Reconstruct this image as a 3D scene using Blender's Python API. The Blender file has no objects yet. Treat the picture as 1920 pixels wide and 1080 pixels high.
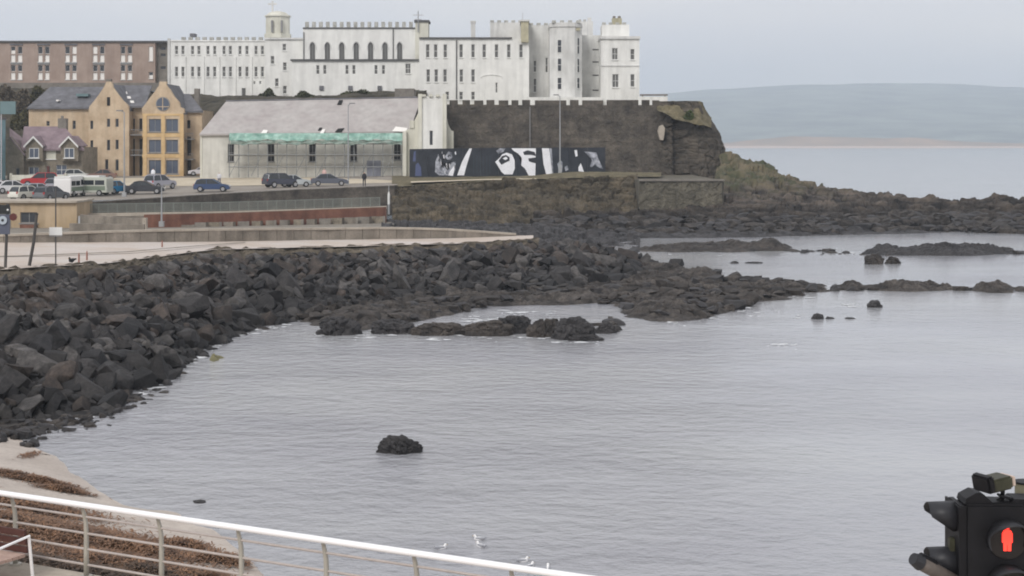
import bpy, bmesh, math, random
import numpy as np
from mathutils import Vector, Matrix

random.seed(7); RNG = np.random.RandomState(7)
S = bpy.context.scene; C = S.collection
R = math.radians
F, H, CX, HY = 3000.0, 10.0, 960.0, 268.0      # focal length and eye height used to turn sight lines into metres

# ------------------------------------------------------------------ camera, world, sun, exposure
cd = bpy.data.cameras.new('camera'); cam = bpy.data.objects.new('camera', cd); C.objects.link(cam)
cd.sensor_width = 36; cd.lens = F / 1920 * 36; cd.shift_y = -(540 - HY) / 1920
cd.clip_start = 0.1; cd.clip_end = 30000
cam.location = (0, 0, H); cam.rotation_euler = (R(90), 0, 0); S.camera = cam

w = bpy.data.worlds.new('World'); S.world = w; w.use_nodes = True
nt = w.node_tree; nt.nodes.clear(); N = nt.nodes.new; L = nt.links.new
out = N('ShaderNodeOutputWorld'); bg = N('ShaderNodeBackground'); L(bg.outputs[0], out.inputs[0])
SUN_EL, SUN_AZ = 38, 205       # degrees; azimuth clockwise from +Y (205: behind the camera, a little left)
sky = N('ShaderNodeTexSky'); sky.sky_type = 'NISHITA'; sky.sun_disc = False
sky.sun_elevation = R(SUN_EL); sky.sun_rotation = R(SUN_AZ); sky.air_density = 1.2; sky.dust_density = 2
sc_ = N('ShaderNodeVectorMath'); sc_.operation = 'SCALE'; sc_.inputs['Scale'].default_value = 0.08; L(sky.outputs[0], sc_.inputs[0])
tc = N('ShaderNodeTexCoord'); mp = N('ShaderNodeMapping'); mp.inputs['Scale'].default_value = (1, 1, 4.0); L(tc.outputs['Generated'], mp.inputs[0])
n1 = N('ShaderNodeTexNoise'); n1.inputs['Scale'].default_value = 4.0; n1.inputs['Detail'].default_value = 5; n1.inputs['Roughness'].default_value = .45; L(mp.outputs[0], n1.inputs['Vector'])
cr = N('ShaderNodeValToRGB'); L(n1.outputs['Fac'], cr.inputs[0])
cr.color_ramp.elements[0].position = .36; cr.color_ramp.elements[0].color = (.61, .61, .655, 1)
cr.color_ramp.elements[1].position = .66; cr.color_ramp.elements[1].color = (.73, .705, .695, 1)
mx = N('ShaderNodeMixRGB'); mx.inputs[0].default_value = .93; L(sc_.outputs[0], mx.inputs[1]); L(cr.outputs[0], mx.inputs[2])
L(mx.outputs[0], bg.inputs[0]); bg.inputs[1].default_value = 1.0

sd = bpy.data.lights.new('sun', 'SUN'); sun = bpy.data.objects.new('sun', sd); C.objects.link(sun)
sd.energy = 1.5; sd.angle = R(20); sd.color = (1, .965, .92)
az = R(SUN_AZ); el = R(SUN_EL)
sdir = Vector((math.sin(az) * math.cos(el), math.cos(az) * math.cos(el), math.sin(el)))
sun.rotation_euler = sdir.to_track_quat('Z', 'Y').to_euler()
S.view_settings.view_transform = 'Standard'; S.view_settings.look = 'None'; S.view_settings.gamma = 1
S.view_settings.exposure = .36; S.view_settings.use_curve_mapping = False
S.cycles.max_bounces = 5; S.cycles.volume_bounces = 1; S.cycles.filter_width = 1.9
S.cycles.caustics_reflective = False; S.cycles.caustics_refractive = False

# ------------------------------------------------------------------ helpers
def P(x, y, D): return Vector(((x - CX) * D / F, D, H + (HY - y) * D / F))      # sight line -> point D metres out
def X(x, D): return (x - CX) * D / F
def Z(y, D): return H + (HY - y) * D / F
def DG(y, z=0.0): return F * (H - z) / (y - HY)                                  # distance of ground z seen at y

ORG = {}
def tag(o, label=None, cat=None, group=None, kind=None):
    if label: o['label'] = label
    if cat: o['category'] = cat
    if group: o['group'] = group
    if kind: o['kind'] = kind
    return o
def empty(name, loc, label, cat, group=None):
    o = bpy.data.objects.new(name, None); C.objects.link(o); o.location = loc; ORG[o.name] = Vector(loc)
    o.empty_display_size = .3
    return tag(o, label, cat, group)
def org(o):
    v = Vector((0, 0, 0))
    while o is not None:
        v += Vector(o.location); o = o.parent
    return v
def mesh_of(name, bm, m, smooth=False):
    me = bpy.data.meshes.new(name); bm.normal_update(); bm.to_mesh(me); bm.free()
    if m: me.materials.append(m)
    if smooth: me.polygons.foreach_set('use_smooth', [True] * len(me.polygons))
    return me
def obj(name, bm, m, parent=None, smooth=False):
    """a mesh built in world coordinates, re-based onto its parent's place"""
    if parent is not None:
        bmesh.ops.translate(bm, verts=bm.verts, vec=-org(parent))
    o = bpy.data.objects.new(name, mesh_of(name, bm, m, smooth)); C.objects.link(o)
    if parent is not None: o.parent = parent
    return o
def inst(name, me, parent, loc, rot=(0, 0, 0), sc=(1, 1, 1)):
    o = bpy.data.objects.new(name, me); C.objects.link(o)
    if parent is not None: o.parent = parent; loc = Vector(loc) - org(parent)
    o.location = loc; o.rotation_euler = rot; o.scale = sc
    return o
def B(): return bmesh.new()
def box(bm, x0, x1, y0, y1, z0, z1):
    v = [bm.verts.new(p) for p in ((x0,y0,z0),(x1,y0,z0),(x1,y1,z0),(x0,y1,z0),(x0,y0,z1),(x1,y0,z1),(x1,y1,z1),(x0,y1,z1))]
    for f in ((0,3,2,1),(4,5,6,7),(0,1,5,4),(1,2,6,5),(2,3,7,6),(3,0,4,7)): bm.faces.new([v[i] for i in f])
    return v
def prism(bm, pts, y0, y1):
    """polygon in x,z (counter-clockwise seen from the camera) pushed from y0 back to y1"""
    a = [bm.verts.new((p[0], y0, p[1])) for p in pts]; b = [bm.verts.new((p[0], y1, p[1])) for p in pts]
    bm.faces.new(a); bm.faces.new(b[::-1]); n = len(pts)
    for i in range(n): bm.faces.new((a[i], b[i], b[(i+1) % n], a[(i+1) % n]))
    bmesh.ops.recalc_face_normals(bm, faces=bm.faces)
def poly3(bm, pts): return bm.faces.new([bm.verts.new(p) for p in pts])
def tube(bm, pts, r, n=8, cap=True):
    pts = [Vector(p) for p in pts]; rings = []
    rr = r if isinstance(r, (list, tuple)) else [r] * len(pts)
    up0 = None
    for i, p in enumerate(pts):
        t = (pts[min(i+1, len(pts)-1)] - pts[max(i-1, 0)]).normalized()
        if up0 is None: up0 = t.orthogonal().normalized()
        a = (up0 - t * up0.dot(t)).normalized(); up0 = a; b = t.cross(a)
        rings.append([bm.verts.new(p + (a * math.cos(2*math.pi*k/n) + b * math.sin(2*math.pi*k/n)) * rr[i]) for k in range(n)])
    for i in range(len(rings)-1):
        for k in range(n): bm.faces.new((rings[i][k], rings[i][(k+1) % n], rings[i+1][(k+1) % n], rings[i+1][k]))
    if cap: bm.faces.new(rings[0][::-1]); bm.faces.new(rings[-1])
def disc(bm, c, r, y0, y1, n=20):
    prism(bm, [(c[0] + r*math.cos(2*math.pi*k/n), c[2] + r*math.sin(2*math.pi*k/n)) for k in range(n)], y0, y1)

# numpy noise
def _h(ix, iy, iz, s):
    n = (ix.astype(np.int64) * 73856093) ^ (iy.astype(np.int64) * 19349663) ^ (iz.astype(np.int64) * 83492791) ^ (s * 2654435)
    n = (n ^ (n >> 13)) * 1274126177 & 0x7fffffff
    n = (n ^ (n >> 16)) * 668265263 & 0x7fffffff
    return (n & 0xffff) / 65535.0
def vnoise(x, y, z, s=0):
    x = np.asarray(x, float); y = np.asarray(y, float) + 0*x; z = np.asarray(z, float) + 0*x
    ix, iy, iz = np.floor(x), np.floor(y), np.floor(z); fx, fy, fz = x-ix, y-iy, z-iz
    fx, fy, fz = [t*t*(3-2*t) for t in (fx, fy, fz)]; r = 0
    for a in (0, 1):
        for b in (0, 1):
            for c in (0, 1):
                r = r + _h(ix+a, iy+b, iz+c, s) * (fx if a else 1-fx) * (fy if b else 1-fy) * (fz if c else 1-fz)
    return r
def fbm(x, y, z, o=4, s=0):
    r, a, t = 0, 1, 0
    for i in range(o):
        r = r + a * vnoise(x * 2**i, y * 2**i, z * 2**i, s + i); t += a; a *= .5
    return r / t - .5
def worley(x, y, s=0):
    x = np.asarray(x, float); y = np.asarray(y, float)
    ix, iy = np.floor(x), np.floor(y); f1 = np.full(x.shape, 9.); f2 = f1.copy(); cid = f1 * 0; zz = ix * 0
    for a in (-1, 0, 1):
        for b in (-1, 0, 1):
            px = ix + a + _h(ix+a, iy+b, zz, s+11); py = iy + b + _h(ix+a, iy+b, zz, s+12)
            d = np.hypot(px - x, py - y); c = _h(ix+a, iy+b, zz, s+13)
            m = d < f1
            f2 = np.where(m, f1, np.minimum(f2, d)); cid = np.where(m, c, cid); f1 = np.where(m, d, f1)
    return f1, f2, cid
def rocky(x, y, s=0):
    """blocky rock relief, roughly -0.5..0.5"""
    wx = x + .6 * fbm(x*.8, y*.8, x*0, 2, s); wy = y + .6 * fbm(x*.8+9, y*.8, x*0, 2, s)
    a, b, c = worley(wx, wy, s); a2, b2, c2 = worley(wx*2.3+3, wy*2.3, s+5)
    return (c - .5) * .65 + np.minimum(b - a, .25) * .8 - .1 + (c2 - .5) * .28 + fbm(x*3, y*3, x*0, 3, s) * .35

def grid_mesh(name, V, nx, ny, m, smooth=False, parent=None, keep=None):
    idx = np.arange(nx * ny).reshape(ny, nx)
    q = np.stack([idx[:-1, :-1], idx[:-1, 1:], idx[1:, 1:], idx[1:, :-1]], -1).reshape(-1, 4)
    if keep is not None:
        q = q[keep.ravel()[q].any(1)]
    used = np.unique(q); rem = np.full(nx * ny, -1); rem[used] = np.arange(len(used)); q = rem[q]; V = V.reshape(-1, 3)[used]
    me = bpy.data.meshes.new(name); me.from_pydata(V.tolist(), [], q.tolist()); me.materials.append(m)
    if smooth: me.polygons.foreach_set('use_smooth', [True] * len(me.polygons))
    o = bpy.data.objects.new(name, me); C.objects.link(o)
    if parent: o.parent = parent; o.location = -org(parent)
    return o
def ribbon(name, rows, nx, ny, m, amp=0., scale=1., mode='fbm', smooth=False, parent=None, pw=1., amp_edge=1.):
    """surface skinned between rows; each row is a list of (px, z, D), resampled along px; relief pushed along the normal"""
    x0 = min(r[0][0] for r in rows); x1 = max(r[-1][0] for r in rows)
    xs = np.linspace(x0, x1, nx); G = []
    for r in rows:
        a = np.array(r, float); z = np.interp(xs, a[:, 0], a[:, 1]); D = np.interp(xs, a[:, 0], a[:, 2])
        G.append(np.stack([(xs - CX) * D / F, D, z], -1))
    G = np.array(G); t = np.linspace(0, len(rows)-1, ny); i = np.minimum(t.astype(int), len(rows)-2); f = (t - i)[:, None, None]
    V = G[i] * (1-f) + G[i+1] * f
    du = np.gradient(V, axis=1); dv = np.gradient(V, axis=0); n = np.cross(du, dv); n /= np.linalg.norm(n, axis=-1, keepdims=True) + 1e-9
    n *= np.sign(n[..., 2:3] - n[..., 1:2] * .5 + 1e-6)
    if amp:
        u = V[..., 0] / scale; v = (V[..., 1] + V[..., 2]) / scale
        d = fbm(u, v, u*0, 5, 3) if mode == 'fbm' else rocky(u, v, 3)
        e = np.ones_like(d); e[0] = amp_edge; e[-1] = amp_edge
        V = V + n * (d * amp * e)[..., None]
    return grid_mesh(name, V, nx, ny, m, smooth, parent)

# ------------------------------------------------------------------ materials
def mat(name, col, rough=.85, var=.18, scale=.6, col2=None, streak=0., bump=0., bscale=6., metal=0., spec=.3, rnd=0., fine=0., strata=0.):
    m = bpy.data.materials.new(name); m.use_nodes = True; t = m.node_tree; n = t.nodes.new; l = t.links.new
    p = t.nodes['Principled BSDF']; p.inputs['Roughness'].default_value = rough; p.inputs['Metallic'].default_value = metal
    p.inputs['Specular IOR Level'].default_value = spec
    g = n('ShaderNodeNewGeometry'); no = n('ShaderNodeTexNoise'); no.inputs['Scale'].default_value = scale; no.inputs['Detail'].default_value = 6
    no.inputs['Roughness'].default_value = .65; l(g.outputs['Position'], no.inputs['Vector'])
    r = n('ShaderNodeValToRGB'); r.color_ramp.elements[0].position = .32; r.color_ramp.elements[1].position = .68
    c2 = col2 or tuple(min(1, c * (1 + var)) for c in col)
    r.color_ramp.elements[0].color = (*[c * (1 - var) for c in col], 1); r.color_ramp.elements[1].color = (*c2, 1)
    l(no.outputs['Fac'], r.inputs[0]); last = r.outputs[0]
    def mul(last, vec, sc, lo, pos0=.35, pos1=.6, det=4):
        mp = n('ShaderNodeMapping'); mp.inputs['Scale'].default_value = vec; l(g.outputs['Position'], mp.inputs[0])
        s = n('ShaderNodeTexNoise'); s.inputs['Scale'].default_value = sc; s.inputs['Detail'].default_value = det; l(mp.outputs[0], s.inputs['Vector'])
        q = n('ShaderNodeMapRange'); q.inputs['From Min'].default_value = pos0; q.inputs['From Max'].default_value = pos1; q.inputs['To Min'].default_value = lo; q.inputs['To Max'].default_value = 1
        l(s.outputs['Fac'], q.inputs['Value']); x = n('ShaderNodeMixRGB'); x.blend_type = 'MULTIPLY'; x.inputs[0].default_value = 1
        l(last, x.inputs[1]); l(q.outputs[0], x.inputs[2]); return x.outputs[0]
    if streak: last = mul(last, (1, 1, .12), 1.3, 1 - streak)
    if fine: last = mul(last, (1, 1, 1), 9, 1 - fine, .3, .6, 8)
    if strata: last = mul(last, (.22, .22, 1.6), 1.1, 1 - strata, .38, .56, 5)
    if rnd:
        oi = n('ShaderNodeObjectInfo'); q = n('ShaderNodeMapRange'); q.inputs['To Min'].default_value = 1 - rnd; q.inputs['To Max'].default_value = 1 + rnd
        l(oi.outputs['Random'], q.inputs['Value']); x = n('ShaderNodeMixRGB'); x.blend_type = 'MULTIPLY'; x.inputs[0].default_value = 1
        l(last, x.inputs[1]); l(q.outputs[0], x.inputs[2]); last = x.outputs[0]
    l(last, p.inputs['Base Color'])
    if bump:
        b = n('ShaderNodeBump'); b.inputs['Strength'].default_value = .8; b.inputs['Distance'].default_value = bump
        s = n('ShaderNodeTexNoise'); s.inputs['Scale'].default_value = bscale; s.inputs['Detail'].default_value = 8; s.inputs['Roughness'].default_value = .7
        l(g.outputs['Position'], s.inputs['Vector']); l(s.outputs['Fac'], b.inputs['Height']); l(b.outputs[0], p.inputs['Normal'])
    return m
def plain(name, col, rough=.5, metal=0., spec=.5, emit=None, es=0.):
    m = bpy.data.materials.new(name); m.use_nodes = True; p = m.node_tree.nodes['Principled BSDF']
    p.inputs['Base Color'].default_value = (*col, 1); p.inputs['Roughness'].default_value = rough; p.inputs['Metallic'].default_value = metal
    p.inputs['Specular IOR Level'].default_value = spec
    if emit: p.inputs['Emission Color'].default_value = (*emit, 1); p.inputs['Emission Strength'].default_value = es
    return m

M_white = mat('white_render', (.78, .78, .75), .9, .05, .5, (.86, .86, .83), streak=.13, fine=.06)
M_weath = mat('weathered_parapet', (.42, .42, .39), .95, .2, 1.5, (.64, .64, .60), streak=.2, fine=.2)
M_white2 = mat('grey_white_render', (.66, .66, .64), .9, .08, .5, (.78, .78, .76), streak=.2, fine=.08)
M_cream = mat('cream_render', (.60, .59, .50), .9, .08, .4, (.72, .71, .63), streak=.15)
M_hallwall = mat('hall_wall', (.58, .57, .52), .9, .10, .5, (.68, .67, .62), streak=.15)
M_roofpale = mat('pale_roof_sheet', (.42, .38, .37), .8, .08, .35, (.48, .46, .44), streak=.12, fine=.1)
M_slate = mat('slate', (.14, .14, .15), .7, .2, .8, (.20, .20, .22), streak=.2, fine=.25)
M_slatepurple = mat('purple_slate', (.22, .16, .18), .7, .2, .8, (.30, .23, .25), fine=.25)
M_yellow = mat('yellow_sandstone_brick', (.56, .42, .28), .9, .12, .6, (.66, .53, .38), streak=.15, fine=.15)
M_orange = mat('orange_stone_band', (.58, .40, .20), .9, .12, .8, (.66, .48, .26))
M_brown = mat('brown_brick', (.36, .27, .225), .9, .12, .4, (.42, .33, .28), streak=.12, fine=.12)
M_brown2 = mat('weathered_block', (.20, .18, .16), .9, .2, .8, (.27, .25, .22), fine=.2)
M_stonehouse = mat('grey_brown_stone', (.22, .19, .15), .95, .25, 1.5, (.32, .28, .22), fine=.35)
M_darkwall = mat('dark_basalt_masonry', (.085, .076, .069), .95, .3, .5, (.185, .160, .132), streak=.2, fine=.5, strata=.2, bump=.08, bscale=3)
M_coping = mat('pale_coping', (.40, .35, .29), .9, .15, .7, (.50, .45, .38), fine=.15)
M_concrete = mat('weathered_concrete', (.24, .215, .18), .9, .18, .5, (.33, .29, .245), streak=.3, fine=.2)
M_plaza = mat('pale_concrete_paving', (.54, .45, .37), .9, .10, .22, (.57, .53, .50), fine=.08)
M_red = mat('red_painted_concrete', (.17, .075, .055), .85, .2, .6, (.24, .115, .08), streak=.25, fine=.2)
M_tan = mat('tan_painted_wall', (.44, .33, .20), .9, .12, .4, (.50, .39, .27), streak=.2)
M_asphalt = mat('worn_asphalt', (.25, .22, .19), .9, .15, .2, (.33, .30, .26), fine=.12)
M_sandlot = mat('sandy_forecourt', (.50, .43, .32), .95, .12, .3, (.60, .53, .41), fine=.1)
M_hill = mat('scrubby_bank', (.045, .042, .033), .95, .3, .5, (.11, .095, .065), fine=.5, bump=.3, bscale=2)
M_grassbank = mat('dry_grass', (.11, .10, .055), .95, .3, .9, (.23, .195, .12), fine=.4, bump=.15, bscale=4)
M_rough = mat('overgrown_stone', (.062, .057, .046), .95, .35, .40, (.19, .155, .105), fine=.6, strata=.3, bump=.25, bscale=2.5)
M_blockwall = mat('lichened_block_wall', (.13, .12, .095), .95, .3, .7, (.22, .20, .155), streak=.25, fine=.4, bump=.08, bscale=4)
M_glass = plain('window_glass', (.035, .04, .048), .12, 0, .5)
M_blueglass = plain('blue_grey_glass', (.07, .09, .13), .10, 0, .6)
M_framew = plain('white_frame', (.72, .72, .70), .5)
M_framed = plain('grey_frame', (.22, .22, .22), .6)
M_curtain = plain('white_curtain', (.82, .80, .76), .8)
M_darkhole = plain('dark_recess', (.02, .02, .02), .9, 0, .1)
M_lead = mat('dark_roof_edge', (.10, .10, .10), .8, .2, 1)
M_ochre = mat('ochre_stain_render', (.45, .42, .30), .9, .15, 1, streak=.2)
M_scaf = mat('scaffold_tube', (.24, .25, .25), .6, .2, 3, metal=.3)
M_metal = mat('galvanised_steel', (.40, .41, .42), .45, .1, 3, metal=.6)
M_teal = mat('teal_paint', (.14, .21, .22), .6, .1, 1)
M_green = mat('green_debris_net', (.20, .42, .34), .85, .25, 1.2, (.42, .60, .53), streak=.3)

# ------------------------------------------------------------------ haze, water, far land
bm = B(); box(bm, -3400, 3800, -60, 7600, -7, 330)
hz = obj('haze', bm, None); tag(hz, kind='stuff'); hz.display_type = 'WIRE'
m = bpy.data.materials.new('haze_air'); m.use_nodes = True; t = m.node_tree; t.nodes.clear()
o_ = t.nodes.new('ShaderNodeOutputMaterial'); pv = t.nodes.new('ShaderNodeVolumePrincipled'); t.links.new(pv.outputs[0], o_.inputs['Volume'])
pv.inputs['Color'].default_value = (.81, .905, 1.0, 1); pv.inputs['Density'].default_value = 2.5e-4; pv.inputs['Anisotropy'].default_value = .2
hz.data.materials.append(m)

def water_mat():
    m = bpy.data.materials.new('sea_water'); m.use_nodes = True; t = m.node_tree; n = t.nodes.new; l = t.links.new
    p = t.nodes['Principled BSDF']; p.inputs['Roughness'].default_value = .12; p.inputs['IOR'].default_value = 1.5
    g = n('ShaderNodeNewGeometry')
    def noise(sc, vec, det, rot=0):
        mp = n('ShaderNodeMapping'); mp.inputs['Scale'].default_value = vec; mp.inputs['Rotation'].default_value = (0, 0, rot); l(g.outputs['Position'], mp.inputs[0])
        s = n('ShaderNodeTexNoise'); s.inputs['Scale'].default_value = sc; s.inputs['Detail'].default_value = det; s.inputs['Roughness'].default_value = .6; l(mp.outputs[0], s.inputs['Vector']); return s.outputs['Fac']
    big = noise(.035, (1, 1.6, 1), 3)
    r = n('ShaderNodeValToRGB'); l(big, r.inputs[0])
    r.color_ramp.elements[0].position = .35; r.color_ramp.elements[0].color = (.32, .325, .355, 1)
    r.color_ramp.elements[1].position = .65; r.color_ramp.elements[1].color = (.41, .42, .43, 1); l(r.outputs[0], p.inputs['Base Color'])
    a = noise(1.25, (1.0, 1.15, 1), 6, .3); b = noise(5.0, (1, 1.1, 1), 3, -.4); c = noise(.16, (.7, 1.5, 1), 3, .25)
    def madd(x, k, y=None):
        q = n('ShaderNodeMath'); q.operation = 'MULTIPLY_ADD'; l(x, q.inputs[0]); q.inputs[1].default_value = k
        if y is None: q.inputs[2].default_value = 0
        else: l(y, q.inputs[2])
        return q.outputs[0]
    hsum = madd(a, .30, madd(b, .05, madd(c, .35)))
    xyz = n('ShaderNodeSeparateXYZ'); l(g.outputs['Position'], xyz.inputs[0])
    # the breeze ruffles the inner bay; the water off the point lies calmer
    dv = n('ShaderNodeMath'); dv.operation = 'DIVIDE'; l(xyz.outputs['X'], dv.inputs[0]); l(xyz.outputs['Y'], dv.inputs[1])
    wob = noise(.05, (1, 2.2, 1), 3)
    ad = n('ShaderNodeMath'); ad.operation = 'MULTIPLY_ADD'; l(wob, ad.inputs[0]); ad.inputs[1].default_value = 28; l(xyz.outputs['X'], ad.inputs[2])
    st = n('ShaderNodeMapRange'); st.inputs['From Min'].default_value = 8; st.inputs['From Max'].default_value = 30; st.inputs['To Min'].default_value = 1; st.inputs['To Max'].default_value = .3; l(ad.outputs[0], st.inputs['Value'])
    gust = noise(.045, (.8, 1.5, 1), 4, .5); gm = n('ShaderNodeMapRange'); gm.inputs['From Min'].default_value = .35; gm.inputs['From Max'].default_value = .65; gm.inputs['To Min'].default_value = .45; gm.inputs['To Max'].default_value = 1.5; l(gust, gm.inputs['Value'])
    sm = n('ShaderNodeMath'); sm.operation = 'MULTIPLY'; l(st.outputs[0], sm.inputs[0]); l(gm.outputs[0], sm.inputs[1])
    bp = n('ShaderNodeBump'); l(sm.outputs[0], bp.inputs['Strength']); bp.inputs['Distance'].default_value = .42; l(hsum, bp.inputs['Height']); l(bp.outputs[0], p.inputs['Normal'])
    return m
M_water = water_mat()
bm = B(); poly3(bm, [(-3300, 12, 0), (3700, 12, 0), (3700, 7500, 0), (-3300, 7500, 0)])
sea = obj('water', bm, M_water); tag(sea, kind='structure')
bm = B(); poly3(bm, [(-3350, -50, -5), (3750, -50, -5), (3750, 7550, -5), (-3350, 7550, -5)])
tag(obj('ground', bm, mat('sea_bed', (.2, .18, .14))), kind='structure')

M_farhill = mat('far_farmland', (.015, .04, .05), .95, .3, .007, (.20, .24, .20), fine=0)
far = [[(-800, -1, 3500), (400, -1, 3500), (1200, -1, 3500), (2700, -1, 3500)],
       [(-800, 20, 3900), (400, 20, 3900), (1200, 24, 3900), (2700, 20, 3900)],
       [(-800, 60, 4700), (400, 70, 4700), (1200, 90, 4700), (1600, 100, 4700), (2700, 80, 4700)],
       [(-800, 100, 6200), (600, 150, 6200), (1230, Z(177, 6200), 6200), (1380, Z(166, 6200), 6200), (1500, Z(159, 6200), 6200), (1600, Z(155, 6200), 6200), (1750, Z(156, 6200), 6200), (1920, Z(161, 6200), 6200), (2200, 190, 6200), (2700, 120, 6200)],
       [(-800, -4, 7400), (2700, -4, 7400)]]
tag(ribbon('hills', far, 220, 60, M_farhill, amp=34, scale=420, smooth=True), kind='structure')
M_dune = mat('dune_grass', (.22, .15, .08), .95, .2, .01, (.34, .22, .13))
dune = [[(900, -.5, 3230), (2500, -.5, 3230)], [(900, 9, 3330), (1380, 12, 3330), (1480, 26, 3330), (1700, 22, 3330), (1900, 9, 3330), (2500, 3, 3330)], [(900, -1, 3520), (2500, -1, 3520)]]
tag(ribbon('dunes', dune, 160, 14, M_dune, amp=7, scale=60, smooth=True, amp_edge=0), kind='structure')
M_farsand = mat('far_sand', (.50, .38, .30), .95, .08, .01)
tag(ribbon('beach_strand', [[(900, -.3, 3080), (2500, -.3, 3080)], [(900, 4.2, 3245), (2500, 3.6, 3245)]], 60, 4, M_farsand, smooth=True), kind='structure')

# ------------------------------------------------------------------ near promenade, sea wall, beach
RL = Vector((-6.72, 21.0)); RD = (Vector((.84, 16.86)) - RL).normalized(); RN = Vector((-RD.y, RD.x))    # rail line; RN points out to sea
ZP = 4.34
def along(s, off=0., z=0.): q = RL + RD * s + RN * off; return Vector((q.x, q.y, z))
def strip(bm, s0, s1, o0, o1, z0, z1):
    a = [along(s0, o0), along(s1, o0), along(s1, o1), along(s0, o1)]
    lo = [bm.verts.new((p.x, p.y, z0)) for p in a]; hi = [bm.verts.new((p.x, p.y, z1)) for p in a]
    bm.faces.new(lo[::-1]); bm.faces.new(hi)
    for i in range(4): bm.faces.new((lo[i], lo[(i+1) % 4], hi[(i+1) % 4], hi[i]))
    bmesh.ops.recalc_face_normals(bm, faces=bm.faces)
bm = B(); strip(bm, -30, 40, -26, -.35, ZP - .5, ZP); tag(obj('pavement', bm, M_plaza), kind='structure')
SW = empty('sea_wall', along(0, 0, 0), 'pale stone sea wall under the stainless railing', 'wall')
bm = B(); strip(bm, -30, 40, -.34, .22, -1.5, ZP - .012); obj('wall_body', bm, M_concrete, SW)
for k in range(-8, 24):
    bm = B(); strip(bm, k*1.5 + .012, k*1.5 + 1.488, -.349, .30, ZP - .01, ZP + .10); obj('coping_stone', bm, M_coping, SW)

M_sand = mat('wet_sand', (.47, .41, .36), .75, .10, .5, (.58, .52, .46), fine=.15, bump=.05, bscale=3)
shore = [(-500, -.3, 66), (0, -.3, 60), (60, -.3, 57), (110, -.3, 54), (180, -.3, 50), (250, -.3, 47.5), (330, -.3, 46), (400, -.3, 44.5), (450, -.3, 43), (500, -.3, 40), (560, -.4, 32)]
s2 = [(-500, .03, 60), (0, .03, 55.5), (60, .03, 52.8), (110, .03, 49.8), (180, .03, 45.8), (250, .03, 43.8), (330, .03, 42.4), (400, .03, 40.8), (450, .03, 39.2), (500, .03, 36.5), (560, -.1, 28)]
s3 = [(-500, .9, 46), (0, .7, 43), (110, .6, 40), (180, .55, 39), (330, .45, 36), (450, .3, 33), (500, .2, 31), (560, -.05, 25)]
s4 = [(-500, 2.2, 20), (0, 2.0, 20), (560, .4, 18)]
tag(ribbon('beach', [shore, s2, s3, s4], 150, 90, M_sand, amp=.16, scale=1.8, smooth=True), kind='structure')
tag(ribbon('wet_sand_shallows', [[(x, -.75, d + 7) for x, z, d in shore], [(x, z - .02, d + .2) for x, z, d in shore]], 60, 6, M_sand, smooth=True), kind='structure')

# seaweed wrack: thousands of little curled blades in mounds
def weed(name, label_, blobs, n, size, m):
    V, Fc = [], []
    for i in range(n):
        bx = blobs[RNG.choice(len(blobs), p=np.array([b[4] for b in blobs]) / sum(b[4] for b in blobs))]
        r = RNG.randn(2); px, D, sx, sd_, _, hh = bx
        x = X(px, D) + r[0] * sx; y = D + r[1] * sd_
        pxx = CX + x * F / y
        if y > np.interp(pxx, [q[0] for q in shore], [q[2] for q in s2]) - .3 or pxx > 470: continue
        zb = np.interp(y, [np.interp(pxx, [q[0] for q in s_], [q[2] for q in s_]) for s_ in (s4, s3, s2, shore)], [np.interp(pxx, [q[0] for q in s_], [q[1] for q in s_]) for s_ in (s4, s3, s2, shore)])
        z = max(zb, 0) + .02 + hh * math.exp(-(r[0]**2 + r[1]**2) / 2) * RNG.rand()
        a = RNG.rand() * 6.28; s = size * (.5 + RNG.rand()); c, sn = math.cos(a), math.sin(a); wv = s * .15; lift = RNG.rand() * s * .55
        b = len(V)
        V += [(x - wv*sn, y + wv*c, z), (x + wv*sn, y - wv*c, z), (x + s*c + wv*sn, y + s*sn - wv*c, z + lift), (x + s*c - wv*sn, y + s*sn + wv*c, z + lift), (x + 1.8*s*c, y + 1.8*s*sn, z + .02)]
        Fc += [(b, b+1, b+2, b+3), (b+3, b+2, b+4)]
    me = bpy.data.meshes.new(name); me.from_pydata(V, [], Fc); me.materials.append(m)
    o = bpy.data.objects.new(name, me); C.objects.link(o); return tag(o, label_, None, None, 'stuff')
M_weed = mat('brown_seaweed', (.11, .055, .030), .6, .4, 2.2, (.28, .155, .085), spec=.4)
M_weed2 = mat('dark_seaweed', (.05, .033, .02), .6, .4, 2, (.12, .07, .04), spec=.4)
weed('seaweed', 'brown seaweed heaped on the sand behind the railing', [(10, 41.2, 1.1, .35, 2, .15), (60, 40.6, .8, .25, 1, .12), (30, 38.0, 1.5, .8, 4, .25), (130, 37.6, 1.0, .7, 3, .25), (230, 37.2, .8, .5, 2.4, .2), (190, 35.2, 1.2, .8, 3, .25), (345, 38.8, .35, .22, .5, .12), (410, 37.7, .35, .3, .7, .15), (400, 35.6, .4, .25, .5, .12)], 34000, .10, M_weed)
weed('seaweed', 'dark wet seaweed heaped under the sea wall', [(60, 33.2, 1.6, .9, 4, .35), (170, 33.2, 1.2, .8, 3, .35), (265, 34.6, .45, .4, 1.2, .25), (400, 33.6, .6, .35, 1, .2)], 18000, .11, M_weed2)
weed('seaweed', 'thin line of brown seaweed left along the tide edge', [(15, 45.7, .7, .22, 2, .12), (75, 45.4, .5, .18, 2, .12), (120, 44.6, .35, .16, 1.4, .1), (55, 50.2, .10, .5, .25, .04)], 6000, .08, M_weed)

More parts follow.
